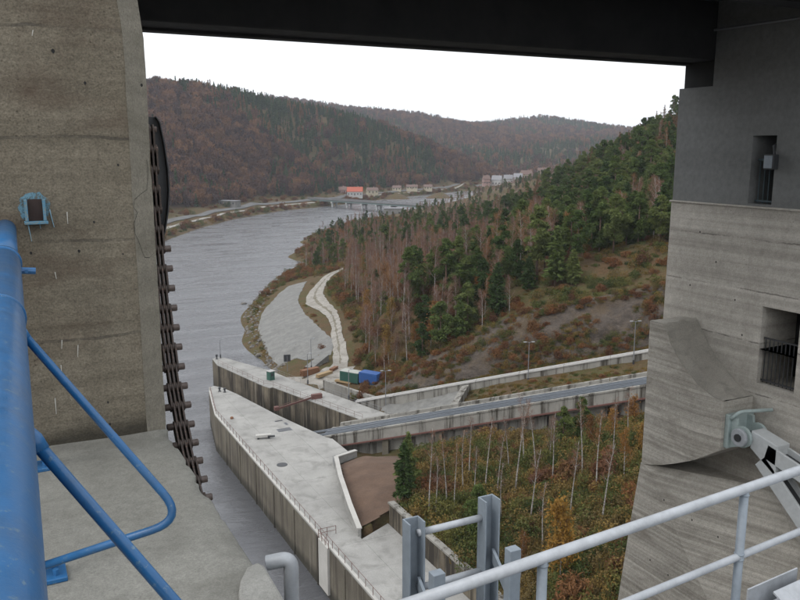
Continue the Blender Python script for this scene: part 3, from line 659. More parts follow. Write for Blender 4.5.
for k in range(12): iprism('far_kerb', 0.4 + k * 9.3, 0.4 + k * 9.3 + 9.2, [(5.41, -1.2), (6.0, -1.2), (6.0, 0.55), (5.41, 0.55)], M['beam'])
for k in range(11):
    s = 10 + k * 9.3; iprism('support', s, s + 1.1, [(0.1, -2.12), (0.1, -9), (4.6, -9), (4.6, -2.12)], M['quaywall'])
for k in range(11): iprism('infill_wall', 1.5 + k * 9.3 + (0 if k else 0.5), 8.6 + k * 9.3 + 1.0, [(1.3, -2.61), (1.3, -9), (2.0, -9), (2.0, -2.61)], M['beam'])
# lane wall with its double coping and lamps
lw = empty('lane_wall', inc(0, 19, 0), 0, 'long pale wall with double white coping below the rock cutting', 'wall')
def lprism(name, s0, s1, sect, mat):
    b = MB(); n = len(sect); o0 = inc(0, 19, 0)
    b.add([inc(s, q, h) - o0 for s in (s0, s1) for q, h in sect], [tuple(range(n))[::-1], tuple(range(n, 2 * n))] + [(i, (i + 1) % n, n + (i + 1) % n, n + i) for i in range(n)])
    return b.build(name, mat, lw)
for k in range(14):
    s0 = -1.5 + k * 8
    lprism('wall', s0, s0 + 7.94, [(18.6, -3.2), (19.6, -3.2), (19.6, 0.55), (18.6, 0.55)], M['beam'])
    lprism('gutter', s0, s0 + 7.94, [(18.96, 0.553), (19.24, 0.553), (19.24, 0.6), (18.96, 0.6)], M['dark_metal'])
    lprism('coping', s0, s0 + 7.94, [(18.45, 0.553), (18.95, 0.553), (18.95, 0.8), (18.45, 0.8)], M['coping'])
    lprism('coping', s0, s0 + 7.94, [(19.25, 0.553), (19.8, 0.553), (19.8, 0.84), (19.25, 0.84)], M['coping'])
bt = MB(); o0 = inc(21, 12, 0)
bt.hexa([inc(*p) for p in ((20, 6.3, -3), (21.3, 6.3, -3), (21.3, 17.9, -3), (20, 17.9, -3), (20, 6.3, -0.3), (21.3, 6.3, -0.3), (21.3, 17.9, 0.4), (20, 17.9, 0.4))])
tag(bt.build('cross_wall', M['beam']), 'short pale cross wall closing the grass strip above the apron', 'wall')
def lamp(loc, label, hgt=7.2, rz=0.0, two=True):
    l = empty('lamp_post', loc, rz, label, 'lamp post', 'lamp posts around the lock')
    MB().tube([(0, 0, 0), (0, 0, 0.9)], 0.16, 8).build('base', M['dark_metal'], l)
    MB().tube([(0, 0, 0.9), (0, 0, hgt)], [0.09, 0.055], 8).build('pole', M['post'], l)
    for sx in ((-1, 1) if two else (1,)):
        MB().tube([(0, 0, hgt - 0.1), (sx * 0.35, 0, hgt + 0.05), (sx * 0.6, 0, hgt + 0.05)], 0.04, 6).build('arm', M['post'], l)
        MB().box(sx * 0.75 - 0.28, sx * 0.75 + 0.28, -0.14, 0.14, hgt - 0.02, hgt + 0.12).build('lamp_head', M['post_light'], l, bevel=0.03)
lamp(inc(32.2, 18.1, -1.2), 'twin headed lamp post halfway up the lane wall', 7.6, R(-20)); lamp(inc(50.4, 18.1, -1.2), 'twin headed lamp post at the top of the lane wall by the pier', 7.8, R(-20))
lamp(inc(5, 18.1, -2.0), 'lamp post at the foot of the lane wall beside the apron', 8, R(-20))
lamp((56.6, 154.0, 7), 'slim lamp post on the upper lock wall by the yard', 6.5, R(10), False); lamp((60.2, 140.5, 7), 'slim lamp post on the upper lock wall near the basin', 6.0, R(10), False)
lamp((45.6, 183.4, 7), 'slim lamp post at the river end of the upper lock wall', 4.5, R(10), False)
lamp((61.0, 163.5, hz(61, 163.5)), 'slim lamp post in the yard by the timber stacks', 7.0, R(10), False)

# ------------------------------------------------------------------ yard things
def container(loc, rz, mat, roof, label, L=6.06, Wd=2.44, Hh=2.6):
    c = empty('shipping_container', loc, rz, label, 'container', 'containers by the road')
    MB().box(-L / 2, L / 2, -Wd / 2, Wd / 2, 0.15, Hh).build('body', mat, c, bevel=0.02)
    MB().box(-L / 2 - 0.02, L / 2 + 0.02, -Wd / 2 - 0.02, Wd / 2 + 0.02, Hh + 0.003, Hh + 0.1).build('roof', roof, c)
    rm = MB().box(-0.07, 0.07, -0.05, 0, 0.25, Hh - 0.1).mesh('rib', mat)
    for k in range(20):
        for sy in (-1, 1):
            o = mesh_obj('rib', rm, c); o.location = (-L / 2 + 0.25 + k * (L - 0.5) / 19, sy * Wd / 2 + (0 if sy < 0 else 0.05), 0)
    for sy in (-1, 1): MB().box(L / 2 + 0.003, L / 2 + 0.05, min(sy * 0.04, sy * 1.15), max(sy * 0.04, sy * 1.15), 0.3, Hh - 0.12).build('door', mat, c)
    for sx in (-1, 1):
        for sy in (-1, 1): MB().box(sx * (L / 2 - 0.2) - 0.12, sx * (L / 2 - 0.2) + 0.12, sy * (Wd / 2 - 0.15) - 0.1, sy * (Wd / 2 - 0.15) + 0.1, 0, 0.147).build('foot', M['dark_metal'], c)
p1 = at(347, 384, z=7.9); p2 = at(363, 386, z=7.9)
container((67.6, 146.2, hz(67.6, 146.2)), R(-58), M['c_blue'], M['c_blue'], 'bright blue shipping container at the road end', 4.4, 2.2, 2.4)
container((65.2, 150.6, hz(65.2, 150.6)), R(-58), M['c_green'], M['c_grey'], 'green shipping container with pale roof behind the blue one', 4.6, 2.2, 2.3)
def stack(loc, rz, L, rows, cols, mat, label, th=0.22):
    s = empty('timber_stack', loc, rz, label, 'timber', 'timber stacks in the yard')
    pm = MB().box(-L / 2, L / 2, -th * 0.46, th * 0.46, 0, th * 0.94).mesh('plank', mat)
    for r_ in range(rows):
        for c in range(cols):
            o = mesh_obj('plank', pm, s); o.location = (rnd.uniform(-.15, .15), (c - cols / 2) * th, r_ * th); o.rotation_euler = (0, 0, rnd.uniform(-.02, .02))
stack((59.3, 160.2, hz(59.3, 160.2) + .1), R(15), 4.4, 6, 6, M['timber_red'], 'reddish brown timber stack in the yard by the lock')
stack((61.5, 157.2, hz(61.5, 157.2) + .1), R(25), 4.2, 3, 5, M['timber'], 'pale yellow timber stack in the yard by the lock')
stack((63.9, 151.6, hz(63.9, 151.6) + .1), R(-58), 4.0, 2, 4, M['timber'], 'low pale plank pile beside the green container')
stack((64.8, 159.8, hz(64.8, 159.8) + .1), R(40), 2.6, 3, 4, M['timber_red'], 'short brown plank pile at the yard edge under the bush')
o = empty('concrete_ramp', (63.5, 166.5, hz(63.5, 166.5)), R(38), 'grey concrete ramp block at the corner of the paved bank', 'ramp')
MB().hexa([Vector(p) for p in ((-3.6, -1.1, -.6), (3.6, -1.1, -.6), (3.6, 1.1, -.6), (-3.6, 1.1, -.6), (-3.6, -1.1, .35), (3.6, -1.1, 1.7), (3.6, 1.1, 1.7), (-3.6, 1.1, .35))]).build('block', M['apron'], o, bevel=0.05)
MB().box(-3.2, 3.4, -1.25, -1.103, 0.1, 0.3).build('edge_beam', M['beam'], o)

# ------------------------------------------------------------------ far bank: bridge, houses
br = empty('road_bridge', at(320, 199, z=6), 0, 'pale girder road bridge over the river bend', 'bridge')
b0 = at(320, 199, z=6.6); b1 = at(414, 205, z=6.6); bd_ = (b1 - b0).normalized(); b0 = b0 - bd_ * 14; b1 = b1 + bd_ * 22
bo = br.location.copy(); bo = Vector(br.location)
def bl(v): return tuple(Vector(v) - bo)
MB().bar(bl(b0), bl(b1), 8.0, 0.4).build('deck', M['asphalt'], br)
bx_ = Vector((-bd_.y, bd_.x, 0))
for sd_ in (-3.4, 0, 3.4): MB().bar(bl(b0 + bx_ * sd_ - Vector((0, 0, 0.95))), bl(b1 + bx_ * sd_ - Vector((0, 0, 0.95))), 0.6, 1.49).build('girder', M['bridge_green'], br)
for sd_ in (-3.9, 3.9):
    MB().bar(bl(b0 + bx_ * sd_ + Vector((0, 0, 1.35))), bl(b1 + bx_ * sd_ + Vector((0, 0, 1.35))), 0.15, 0.2).build('handrail', M['post'], br)
    MB().bar(bl(b0 + bx_ * sd_ + Vector((0, 0, 0.8))), bl(b1 + bx_ * sd_ + Vector((0, 0, 0.8))), 0.1, 0.5).build('rail_panel', M['post'], br)
for px, py in ((331, 205), (345, 206), (360, 207), (376, 208), (391, 209), (405, 210)):
    p = at(px, py, z=0); k = (p - b0).dot(bd_); p = b0 + bd_ * k
    for sd_ in (-2.6, 2.6): MB().tube([bl((p.x + bx_.x * sd_, p.y + bx_.y * sd_, -4)), bl((p.x + bx_.x * sd_, p.y + bx_.y * sd_, 3.6))], 1.0, 10).build('pier', M['bridge_white'], br)
    MB().bar(bl((p.x - bx_.x * 4.2, p.y - bx_.y * 4.2, 4.2)), bl((p.x + bx_.x * 4.2, p.y + bx_.y * 4.2, 4.2)), 1.8, 1.3).build('pier_cap', M['bridge_white'], br)
def house(loc, L, Wd, Hh, Rh, rz, wall, roof, label, nwin=4, chimney=True, flat=False, name='house', cat='house'):
    h = empty(name, loc, rz, label, cat, 'houses across the river')
    MB().box(-L / 2, L / 2, -Wd / 2, Wd / 2, -3, Hh).build('wall', wall, h)
    e = 0.5
    if flat: MB().box(-L / 2 - .3, L / 2 + .3, -Wd / 2 - .3, Wd / 2 + .3, Hh + .003, Hh + .4).build('roof', roof, h)
    else:
        r_ = MB(); r_.add([(-L / 2 - e, -Wd / 2 - e, Hh - .1), (L / 2 + e, -Wd / 2 - e, Hh - .1), (L / 2 + e, Wd / 2 + e, Hh - .1), (-L / 2 - e, Wd / 2 + e, Hh - .1), (-L / 2 - e, 0, Hh + Rh), (L / 2 + e, 0, Hh + Rh)],
                          [(0, 1, 5, 4), (2, 3, 4, 5), (0, 3, 2, 1)])
        ro = r_.build('roof', roof, h)
        MB().add([(-L / 2, -Wd / 2, Hh), (-L / 2, Wd / 2, Hh), (-L / 2, 0, Hh + Rh - .3)], [(0, 1, 2)]).add([(L / 2, -Wd / 2, Hh), (L / 2, Wd / 2, Hh), (L / 2, 0, Hh + Rh - .3)], [(0, 1, 2)]).build('gable', wall, h)
        if chimney: MB().box(L * .2 - .4, L * .2 + .4, .6, 1.4, Hh + Rh * .4, Hh + Rh + .9).build('chimney', M['pink_wall'], ro)
    wm = MB().box(-.6, .6, -.08, 0, 0, 1.4).mesh('window', M['window'])
    for f in range(max(1, int(Hh // 2.9))):
        for k in range(nwin):
            o = mesh_obj('window', wm, h); o.location = (-L / 2 + L * (k + .5) / nwin, -Wd / 2, 1.0 + f * 2.9)
        for k in range(2):
            o = mesh_obj('window', wm, h); o.location = (-L / 2, Wd * (k - .5) * .5, 1.0 + f * 2.9); o.rotation_euler = (0, 0, -R(90))
    MB().box(-.5, .5, -Wd / 2 - .06, -Wd / 2, 0, 2.1).build('door', M['brown_roof'], h)
def gz(px, py, d):
    p = at(px, py, d=d); return (p.x, p.y, max(hz(p.x, p.y), p.z - 2.5))
house(gz(355, 193, 850), 16, 10, 4.2, 4.8, R(-27), M['white_wall'], M['red_roof'], 'white house with bright orange red roof behind the bridge', 5)
house(gz(342, 193, 875), 9, 8, 3.5, 3.5, R(-20), M['pink_wall'], M['brown_roof'], 'small pinkish house left of the red roofed house', 2)
house(gz(372, 191, 890), 12, 8, 3.5, 3, R(-10), M['cream_wall'], M['brown_roof'], 'low cream house right of the red roofed house', 3)
house(gz(397, 188, 960), 10, 7, 2.9, 2.6, R(-35), M['cream_wall'], M['brown_roof'], 'cream low house among trees right of the dark spruces', 3)
house(gz(412, 187, 970), 13, 7, 2.9, 2.4, R(-28), M['cream_wall'], M['brown_roof'], 'long cream low house beside the meadow', 4)
house(gz(428, 187, 985), 10, 7, 2.9, 2.6, R(-30), M['cream_wall'], M['brown_roof'], 'cream house at the right end of the meadow row', 3)
village = [(486, 184, 900, 10, 9, 6.5, 4, -15, 'pink_wall', 'brown_roof', 'pink house with brown roof at the left end of the village'),
           (497, 185, 905, 15, 10, 6.2, 5, -50, 'white_wall', 'grey_roof', 'white gabled house second from the left in the village'),
           (508, 181, 940, 14, 10, 6.2, 4.5, -20, 'white_wall', 'grey_roof', 'white house behind the cream block in the village'),
           (518, 181, 935, 13, 10, 6.2, 4.5, -40, 'white_wall', 'grey_roof', 'white steep roofed house in the middle of the village'),
           (526, 178, 960, 18, 11, 8, 5, -20, 'cream_wall', 'brown_roof', 'large house with broad brown roof at the back of the village'),
           (512, 188, 880, 17, 9, 6.2, 1, -35, 'cream_wall', 'brown_roof', 'cream yellow block in front of the village houses'),
           (531, 183, 915, 11, 9, 6.0, 4, -10, 'white_wall', 'brown_roof', 'small white house right of the cream block'),
           (541, 176, 950, 11, 9, 7, 4, -30, 'cream_wall', 'brown_roof', 'beige house uphill of the village row'),
           (547, 174, 955, 9, 8, 7, 4, -30, 'white_wall', 'brown_roof', 'rightmost white house peeping over the pines')]
for px, py, d, L, Wd, Hh, Rh, rz, wm_, rm_, lab in village: house(gz(px, py, d), L * .72, Wd * .8, Hh * .85, Rh, R(rz), M[wm_], M[rm_], lab, 3)
house(gz(226, 211, 700), 26, 8, 3.6, 1, R(-52), M['apron'], M['grey_roof'], 'long grey flat shed on the far bank road', 6, False, True, 'shed', 'shed')
house((292, 585, hz(292, 585)), 15, 9, 5, 1, R(-30), M['apron'], M['grey_roof'], 'grey flat roofed pump house near the bridge end', 3, False, True, 'shed', 'shed')

M['dark_blue'] = paint('dark_blue_bars', (0.05, 0.08, 0.095), 0.5)
def smear_mat():
    m, t, b = newmat('blue_smear_paint'); p = pos(t)
    b.inputs['Base Color'].default_value = (0.12, 0.24, 0.31, 1); b.inputs['Roughness'].default_value = .8
    t.links.new(ramp(t, nz(t, vmul(t, p, (1, 1, .6)), 38, 6, .75), .40, .56, (0, 0, 0, 1), (.95, .95, .95, 1)), b.inputs['Alpha']); return m
M['smear'] = smear_mat()
M['socket'] = paint('pale_blue_socket', (0.07, 0.19, 0.28), 0.6, wear=(0.16, 0.2, 0.2), sc=40, wearlo=.5)
M['dark_rust'] = paint('dark_rust', (0.035, 0.022, 0.019), 0.9, sc=30)
# ------------------------------------------------------------------ near pier with its platform
FZ = 54.35
sp = empty('spillway_pier', (-1, 6, FZ), 0, 'brown board marked concrete pier with chamfered corner and grey platform', 'pier')
ze = [46, 50, FZ - 0.4, FZ + 0.02, 55.2, 56.0, 56.6, 57.2, 58.4]
def fx(z): return 0.84 - max(0, z - 56.6) * 0.11
vs = []; fs = []
for z in ze: vs += [(-3.2, 4.65, z), (fx(z) - 0.135, 4.65, z)]
for i in range(len(ze) - 1): fs.append((2 * i, 2 * i + 1, 2 * i + 3, 2 * i + 2))
k0 = len(vs)
for z in ze: vs += [(fx(z), 4.80, z), (fx(z), 14.2, z), (-3.2, 14.2, z)]
for i in range(len(ze) - 1):
    a = k0 + 3 * i; fs += [(a, a + 1, a + 4, a + 3), (a + 1, a + 2, a + 5, a + 4)]
rel(MB().add(vs, fs).build('face', M['pier'], sp), sp)
# chamfer strip: fine mesh so that its arris is worn and chipped
vs = []; fs = []; nz_ = 150; nu = 7
for i in range(nz_ + 1):
    z = 50 + (58.4 - 50) * i / nz_
    for j in range(nu):
        t = j / (nu - 1); x = fx(z) - 0.135 * (1 - t); yv = 4.65 + 0.15 * t
        e = noise.fractal(Vector((x * 3, yv * 3, z * 7)), 1, 2.2, 4)
        chip = max(0.0, noise.noise(Vector((1.3, 4.1, z * 5.5))) - 0.42) * 0.05 if j >= nu - 2 else 0
        x -= chip; jag = 0.006 * e
        if j == 0: x += 0.004 * noise.noise(Vector((0, 9, z * 6)))
        vs.append((x + jag * 0.5, yv - 0.003 - abs(jag) * 0.3 * (0 < t < 1), z))
for i in range(nz_):
    for j in range(nu - 1): fs.append((i * nu + j, i * nu + j + 1, (i + 1) * nu + j + 1, (i + 1) * nu + j))
rel(MB().add(vs, fs).build('chamfer', M['chamfer'], sp, True), sp)
# platform: a slab with a chipped, uneven edge
vs = []; fs = []; ny2 = 150; xs_ = [-3.2, -1.5, -0.5, 0.0, 0.25, 0.45, 0.6, 0.7, 0.76, 0.80, 0.82, 0.824]
for i in range(ny2 + 1):
    yv = -2.5 + 7.15 * i / ny2
    ch = max(0.0, noise.fractal(Vector((7.7, yv * 6.5, 0)), 0.9, 2.2, 4)) * 0.028
    for j, x in enumerate(xs_):
        dz = 0.006 * noise.fractal(Vector((x * 2.5, yv * 2.5, 3)), 1, 2, 4) + (0.02 * max(0, 1 - (4.65 - yv) / 0.12))
        k = max(0, (x - 0.74) / 0.084)
        vs.append((x - ch * k, yv, FZ + dz - (0.012 + ch * 0.8) * k ** 3))
    vs.append((0.826 - ch * 0.4, yv, FZ - 0.12)); vs.append((0.826, yv, 46))
nw = len(xs_) + 2
for i in range(ny2):
    for j in range(nw - 1): fs.append((i * nw + j, i * nw + j + 1, (i + 1) * nw + j + 1, (i + 1) * nw + j))
rel(MB().add(vs, fs).build('platform', M['floor'], sp, True), sp)
vs = [(0.70, 2.70), (0.73, 2.78), (0.78, 2.86), (0.83, 2.88), (0.845, 2.84), (0.835, 2.5), (0.845, 1.9), (0.845, 1.5), (0.58, 1.5), (0.61, 2.2), (0.66, 2.5)]
rel(MB().prism(vs, FZ - 0.1, FZ + 0.03).build('corner_slab', M['patch'], sp, bevel=0.012), sp)
# chips and tie holes on the face, crack on the chamfer
hole = MB().add([(0.0065 * (1 + .35 * noise.noise(Vector((math.cos(k), math.sin(k), 3)))) * math.cos(2 * math.pi * k / 11), 0, 0.0065 * (1 + .5 * noise.noise(Vector((k * 1.7, 2, 3)))) * math.sin(2 * math.pi * k / 11)) for k in range(11)], [tuple(range(11))]).mesh('tie_hole', M['dark'])
for px, py, r_ in ((53, 51, 1.3), (85, 83, 1.0), (118, 165, .8), (94, 222, .8), (79, 251, 1), (123, 254, .6), (108, 402, .8), (110, 424, .9), (31, 253, .9), (142, 85, 1.0)):
    p = at(px, py, Y=4.649); o = mesh_obj('tie_hole', hole, sp); o.location = p - Vector(sp.location); o.location.y = 4.647 - 6 if px < 130 else 4.66 - 6; o.scale = (r_, 1, r_ * 1.3)
cr = [(148, 160), (150, 170), (149, 182), (148, 190), (140, 194), (133, 199), (131, 206), (136, 212), (131, 222), (132, 232), (137, 240), (141, 250), (144, 257), (150, 258), (156, 254)]
for k in range(3):
    b = MB(); seq = cr[k * 5: k * 5 + 6]
    pts = []
    for px, py in seq:
        p = at(px, py, Y=4.72); t = min(1, max(0, (p.x - 0.705) / 0.135)); pts.append(Vector((0.705 + 0.135 * t, 4.6435 + 0.15 * t, p.z)))
    for a, c in zip(pts, pts[1:]):
        wd = 0.0006 + 0.0013 * rnd.random(); up = Vector((0.3, 0, 1)).normalized() if abs((c - a).x) > abs((c - a).z) else Vector((1, 1, 0)).normalized()
        b.add([a - up * wd, a + up * wd, c + up * wd, c - up * wd], [(0, 1, 2, 3)])
    rel(b.build('crack', M['dark'], sp), sp)
# lime runs
lime = paint('lime_run', (0.42, 0.41, 0.37), 0.9, sc=60)
for px, py, ln in ((67, 212, 12), (55, 272, 7), (62, 340, 9), (78, 345, 12), (55, 398, 16), (61, 365, 8), (33, 30, 6)):
    p = at(px, py, Y=4.646); q = at(px + rnd.uniform(-1.5, 1.5), py + ln, Y=4.646); wd = 0.0028
    rel(MB().add([p + Vector((-wd, 0, 0)), p + Vector((wd, 0, 0)), q + Vector((wd * .5, 0, 0)), q + Vector((-wd * .5, 0, 0))], [(0, 1, 2, 3)]).build('lime_run', lime, sp), sp)

# ------------------------------------------------------------------ blue socket on the pier
so = empty('wall_socket', at(35, 210, Y=4.65), 0, 'pale blue steel socket box painted onto the concrete pier', 'socket')
MB().box(-.062, -.044, -.05, .03, -.068, .07).build('cheek', M['socket'], so, bevel=.003); MB().box(.044, .062, -.05, .03, -.068, .07).build('cheek', M['socket'], so, bevel=.003)
MB().box(-.07, .07, -.055, .03, -.088, -.0685).build('shelf', M['socket'], so, bevel=.003); MB().box(-.0435, .0435, -.012, .03, -.068, .07).build('back', M['dark_rust'], so)
b = MB(); ring = []; 
for k in range(36):
    a = 2 * math.pi * k / 36; rr = 1 + 0.22 * noise.noise(Vector((math.cos(a) * 2.2, math.sin(a) * 2.2, 5))) + 0.12 * noise.noise(Vector((math.cos(a) * 7, math.sin(a) * 7, 2)))
    ring.append((0.095 * rr * math.cos(a), -.004, 0.02 + 0.092 * rr * math.sin(a)))
b.add(ring, [tuple(range(36))]); b.build('paint_smear', M['smear'], so)
for x0, z0, x1, z1 in ((-.05, -.07, -.035, -.20), (.085, .0, .105, -.115), (.02, -.08, .024, -.12)):
    MB().tube([(x0, -.004, z0), ((x0 + x1) / 2, -.006, (z0 + z1) / 2), (x1, -.004, z1)], [.006, .003, .0025], 6).build('paint_drip', M['blue_pale'], so)

# ------------------------------------------------------------------ blue handrail
so.scale = (.82, 1, .82)
hr = empty('blue_handrail', (0.0, 2.5, FZ), 0, 'thick glossy blue pipe handrail with thin bent hoops on the platform', 'railing')
PZ = 55.585
def pc_(yv): return Vector((-0.050 + (yv - 0.5) * 0.0262, yv, PZ))
rel(MB().tube([pc_(-1.2), pc_(0.5), pc_(2.0), pc_(3.25)], 0.060, 40).build('main_pipe', M['blue'], hr, True), hr)
rel(MB().tube([pc_(3.2), pc_(4.62)], 0.052, 40).build('inner_pipe', M['blue'], hr, True), hr)
rel(MB().tube([pc_(3.22), pc_(3.27)], 0.0645, 40).build('collar', M['blue'], hr, True), hr)
rel(MB().tube([pc_(2.16), pc_(2.19)], 0.0635, 40).build('weld_seam', M['blue'], hr, True), hr)
p = pc_(3.1); rel(MB().tube([p + Vector((.055, 0, -.01)), p + Vector((.105, 0, -.015))], .012, 8).tube([p + Vector((.075, -.02, -.012)), p + Vector((.075, .02, -.012))], .007, 6).build('clamp_bolt', M['blue'], hr), hr)
a, c = pc_(-0.6), pc_(2.1)
rel(MB().hexa([a + Vector((.030, 0, -.26)), a + Vector((.048, 0, -.26)), c + Vector((.048, 0, -.20)), c + Vector((.030, 0, -.20)), a + Vector((.030, 0, -.03)), a + Vector((.048, 0, -.03)), c + Vector((.048, 0, -.03)), c + Vector((.030, 0, -.03))]).build('side_plate', M['blue'], hr, bevel=.003), hr)
for yv in (4.38, 3.18):
    q = pc_(yv); rel(MB().tube([(q.x, yv, FZ + .01), (q.x, yv, PZ - .04)], .028, 16).build('post', M['blue'], hr, True), hr)
    rel(MB().box(q.x - .1, q.x + .125, yv - .065, yv + .065, FZ + .002, FZ + .022).build('foot_plate', M['blue'], hr, bevel=.004), hr)
    for sx in (.085,): rel(MB().tube([(q.x + sx, yv + .03, FZ + .02), (q.x + sx, yv + .03, FZ + .045)], .013, 6).tube([(q.x + sx, yv - .03, FZ + .02), (q.x + sx, yv - .03, FZ + .045)], .013, 6).build('anchor_bolt', M['blue'], hr), hr)
def bend(pts, rad=0.06, n=8):
    P = [Vector(p) for p in pts]; o = [P[0]]
    for i in range(1, len(P) - 1):
        a, b, c = P[i - 1], P[i], P[i + 1]; u = (a - b).normalized(); v = (c - b).normalized(); k = min(rad, (a - b).length * .45, (c - b).length * .45)
        for j in range(n + 1):
            t = j / n; o.append((b + u * k) * (1 - t) ** 2 + b * 2 * t * (1 - t) + (b + v * k) * t ** 2)
    return o + [P[-1]]
rel(MB().tube(bend([(.03, 2.12, 55.575), (.362, 1.87, 55.105), (.03, 1.99, 55.0)], .085), .0103, 14).build('hoop', M['blue'], hr, True), hr)
rel(MB().tube(bend([(.015, 1.35, 55.565), (.30, 1.115, 55.16), (.0, 1.22, 55.03)], .085), .0103, 14).build('hoop', M['blue'], hr, True), hr)
for c_ in ((.04, 2.112, 55.56), (.03, 1.338, 55.545)): rel(MB().tube([Vector(c_) - Vector((.012, -.009, -.017)), Vector(c_), Vector(c_) + Vector((.012, -.009, -.017))], [.011, .0145, .011], 12).build('weld', M['blue'], hr, True), hr)
for yv, xv, zt in ((1.99, .03, 55.0), (1.22, 0.0, 55.03)):
    rel(MB().tube([(xv - .01, yv, FZ), (xv - .01, yv, PZ - .05)], .016, 10).build('hoop_post', M['blue'], hr, True), hr)

# ------------------------------------------------------------------ gate lifting chain
ch = empty('lifting_chain', (1.06, 5.4, 53), 0, 'brown greased leaf chain with stub pins hanging beside the pier', 'chain')
cpts = [Vector((1.035, y_, z_)) for y_, z_ in ((5.93, 56.13), (5.90, 55.6), (5.83, 55.2), (5.71, 54.8), (5.54, 54.4), (5.31, 54.08), (5.0, 53.82), (4.5, 53.5), (3.9, 53.15))]
dp = dense(cpts, 0.01); pit = 0.135; acc = 0; cen = [dp[0]]
for a, c in zip(dp, dp[1:]):
    acc += (c - a).length
    if acc >= pit: cen.append(c); acc = 0
pinm = MB().tube([(-.093, 0, 0), (-.09, 0, 0), (.09, 0, 0), (.093, 0, 0)], [.020, .024, .024, .020], 14).mesh('pin', M['pin'], True)
pins = MB().tube([(-.08, 0, 0), (.055, 0, 0)], .021, 12).mesh('pin', M['pin'], True)
lk = MB(); n_ = 12
for sx in (-.006, .006):
    for k in range(2 * n_): 
        a = math.pi * k / (n_ - 1) if k < n_ else math.pi * (k - n_) / (n_ - 1) + math.pi
        cx = -pit / 2 if (math.pi / 2) <= (a % (2 * math.pi)) <= (3 * math.pi / 2) else pit / 2
        lk.v.append((sx, cx + math.cos(a) * .042 * 0.9, math.sin(a) * .042))
m_ = 2 * n_
lk.f += [tuple(range(m_))[::-1], tuple(range(m_, 2 * m_))] + [(k, (k + 1) % m_, m_ + (k + 1) % m_, m_ + k) for k in range(m_)]
lkm = lk.mesh('link_plate', M['chain'])
for i, c in enumerate(cen):
    o = mesh_obj('pin', pinm if c.z < 55.35 else pins, ch); o.location = c - Vector(ch.location)
    if i + 1 < len(cen):
        mid = (c + cen[i + 1]) / 2; dv = cen[i + 1] - c
        for x in ((-.042, -.014, .014, .042) if i % 2 else (-.028, 0, .028)):
            o = mesh_obj('link_plate', lkm, ch); o.location = mid + Vector((x, 0, 0)) - Vector(ch.location); o.rotation_euler = (math.atan2(dv.z, dv.y), 0, 0)
cg = empty('chain_guard', (1.05, 6.05, 55.3), 0, 'black curved steel guard plate behind the chain top', 'guard')
b = MB(); prof = [(0.80, 56.22), (1.10, 56.22), (1.125, 56.18), (1.15, 56.02), (1.165, 55.85), (1.165, 55.7), (1.15, 55.55), (1.12, 55.4), (1.08, 55.3), (0.80, 55.3)]
n_ = len(prof); b.add([(x, 6.06, z) for x, z in prof] + [(x, 6.075, z) for x, z in prof], [tuple(range(n_)), tuple(range(n_, 2 * n_))[::-1]] + [(i, (i + 1) % n_, n_ + (i + 1) % n_, n_ + i) for i in range(n_)])
rel(b.build('plate', M['dark_metal'], cg), cg)
b = MB()
for (x0, z0), (x1, z1) in zip(prof[1:9], prof[2:9]): b.hexa([Vector((x0, 5.99, z0)), Vector((x0 + .008, 5.99, z0)), Vector((x0 + .008, 6.058, z0)), Vector((x0, 6.058, z0)), Vector((x1, 5.99, z1)), Vector((x1 + .008, 5.99, z1)), Vector((x1 + .008, 6.058, z1)), Vector((x1, 6.058, z1))])
rel(b.build('rim', M['dark_metal'], cg), cg)
rel(MB().tube([(0.9, 6.0, 56.12), (0.9, 5.98, 55.5), (0.93, 5.95, 54.9)], .012, 8).build('guide_rod', M['teal_paint'], cg), cg)
rel(MB().tube([(0.955, 6.0, 56.0), (0.96, 5.97, 55.4), (0.985, 5.93, 54.9)], .01, 8).build('guide_rod', M['teal_paint'], cg), cg)

# ------------------------------------------------------------------ gooseneck vent
gn = empty('vent_pipe', (1.07, 3.14, 53), 0, 'pale grey gooseneck vent pipe at the platform edge', 'pipe')
e0 = at(267, 563, d=3.6); e1 = at(291, 558, d=3.6); e2 = at(290, 600, d=3.6)
pth = bend([e0, e1, Vector((e2.x, e2.y, 53.0))], .085, 12)
rel(MB().tube(pth, .034, 24, False).build('pipe', M['grey_paint'], gn, True), gn)
rel(MB().tube(bend([e0 - (e1 - e0) * .02, e1, Vector((e2.x, e2.y, 53.0))], .085, 12), .029, 20).build('bore', M['dark'], gn, True), gn)
rel(MB().bar((.82, e2.y, 53.4), (e2.x, e2.y, 53.4), .05, .03).build('bracket', M['grey_paint'], gn), gn)

# ------------------------------------------------------------------ gangway with its railing, ladder and duct
gw = empty('gangway', (3, 1.6, 53.4), 0, 'grey steel gangway floor crossing the spillway bay', 'gangway')
rel(MB().box(0.84, 14.9, 0.9, 2.25, 53.42, 53.46).build('floor_plate', M['grey_blue'], gw), gw)
for yv in (0.9, 2.15): rel(MB().box(0.84, 14.9, yv, yv + .1, 53.2, 53.417).build('side_beam', M['grey_blue'], gw), gw)
gr = empty('gangway_railing', (1, 2.1, 53.46), 0, 'pale grey two rail tube railing rising across the lower right', 'railing')
ra = at(420, 600, z=54.6); rb = at(800, 470, z=54.6); rdv = (rb - ra) / (rb.x - ra.x)
def rail_pt(x, z): return Vector((ra.x + (x - ra.x), ra.y + rdv.y * (x - ra.x), z))
rel(MB().tube([rail_pt(0.85, 54.6), rail_pt(2.5, 54.6), rail_pt(8, 54.6)], .0205, 20).build('top_rail', M['grey_paint'], gr, True), gr)
lz = at(735, 557, Y=rail_pt(2.75, 0).y).z
rel(MB().tube([rail_pt(0.85, lz), rail_pt(2.5, lz), rail_pt(8, lz)], .0155, 16).build('middle_rail', M['grey_paint'], gr, True), gr)
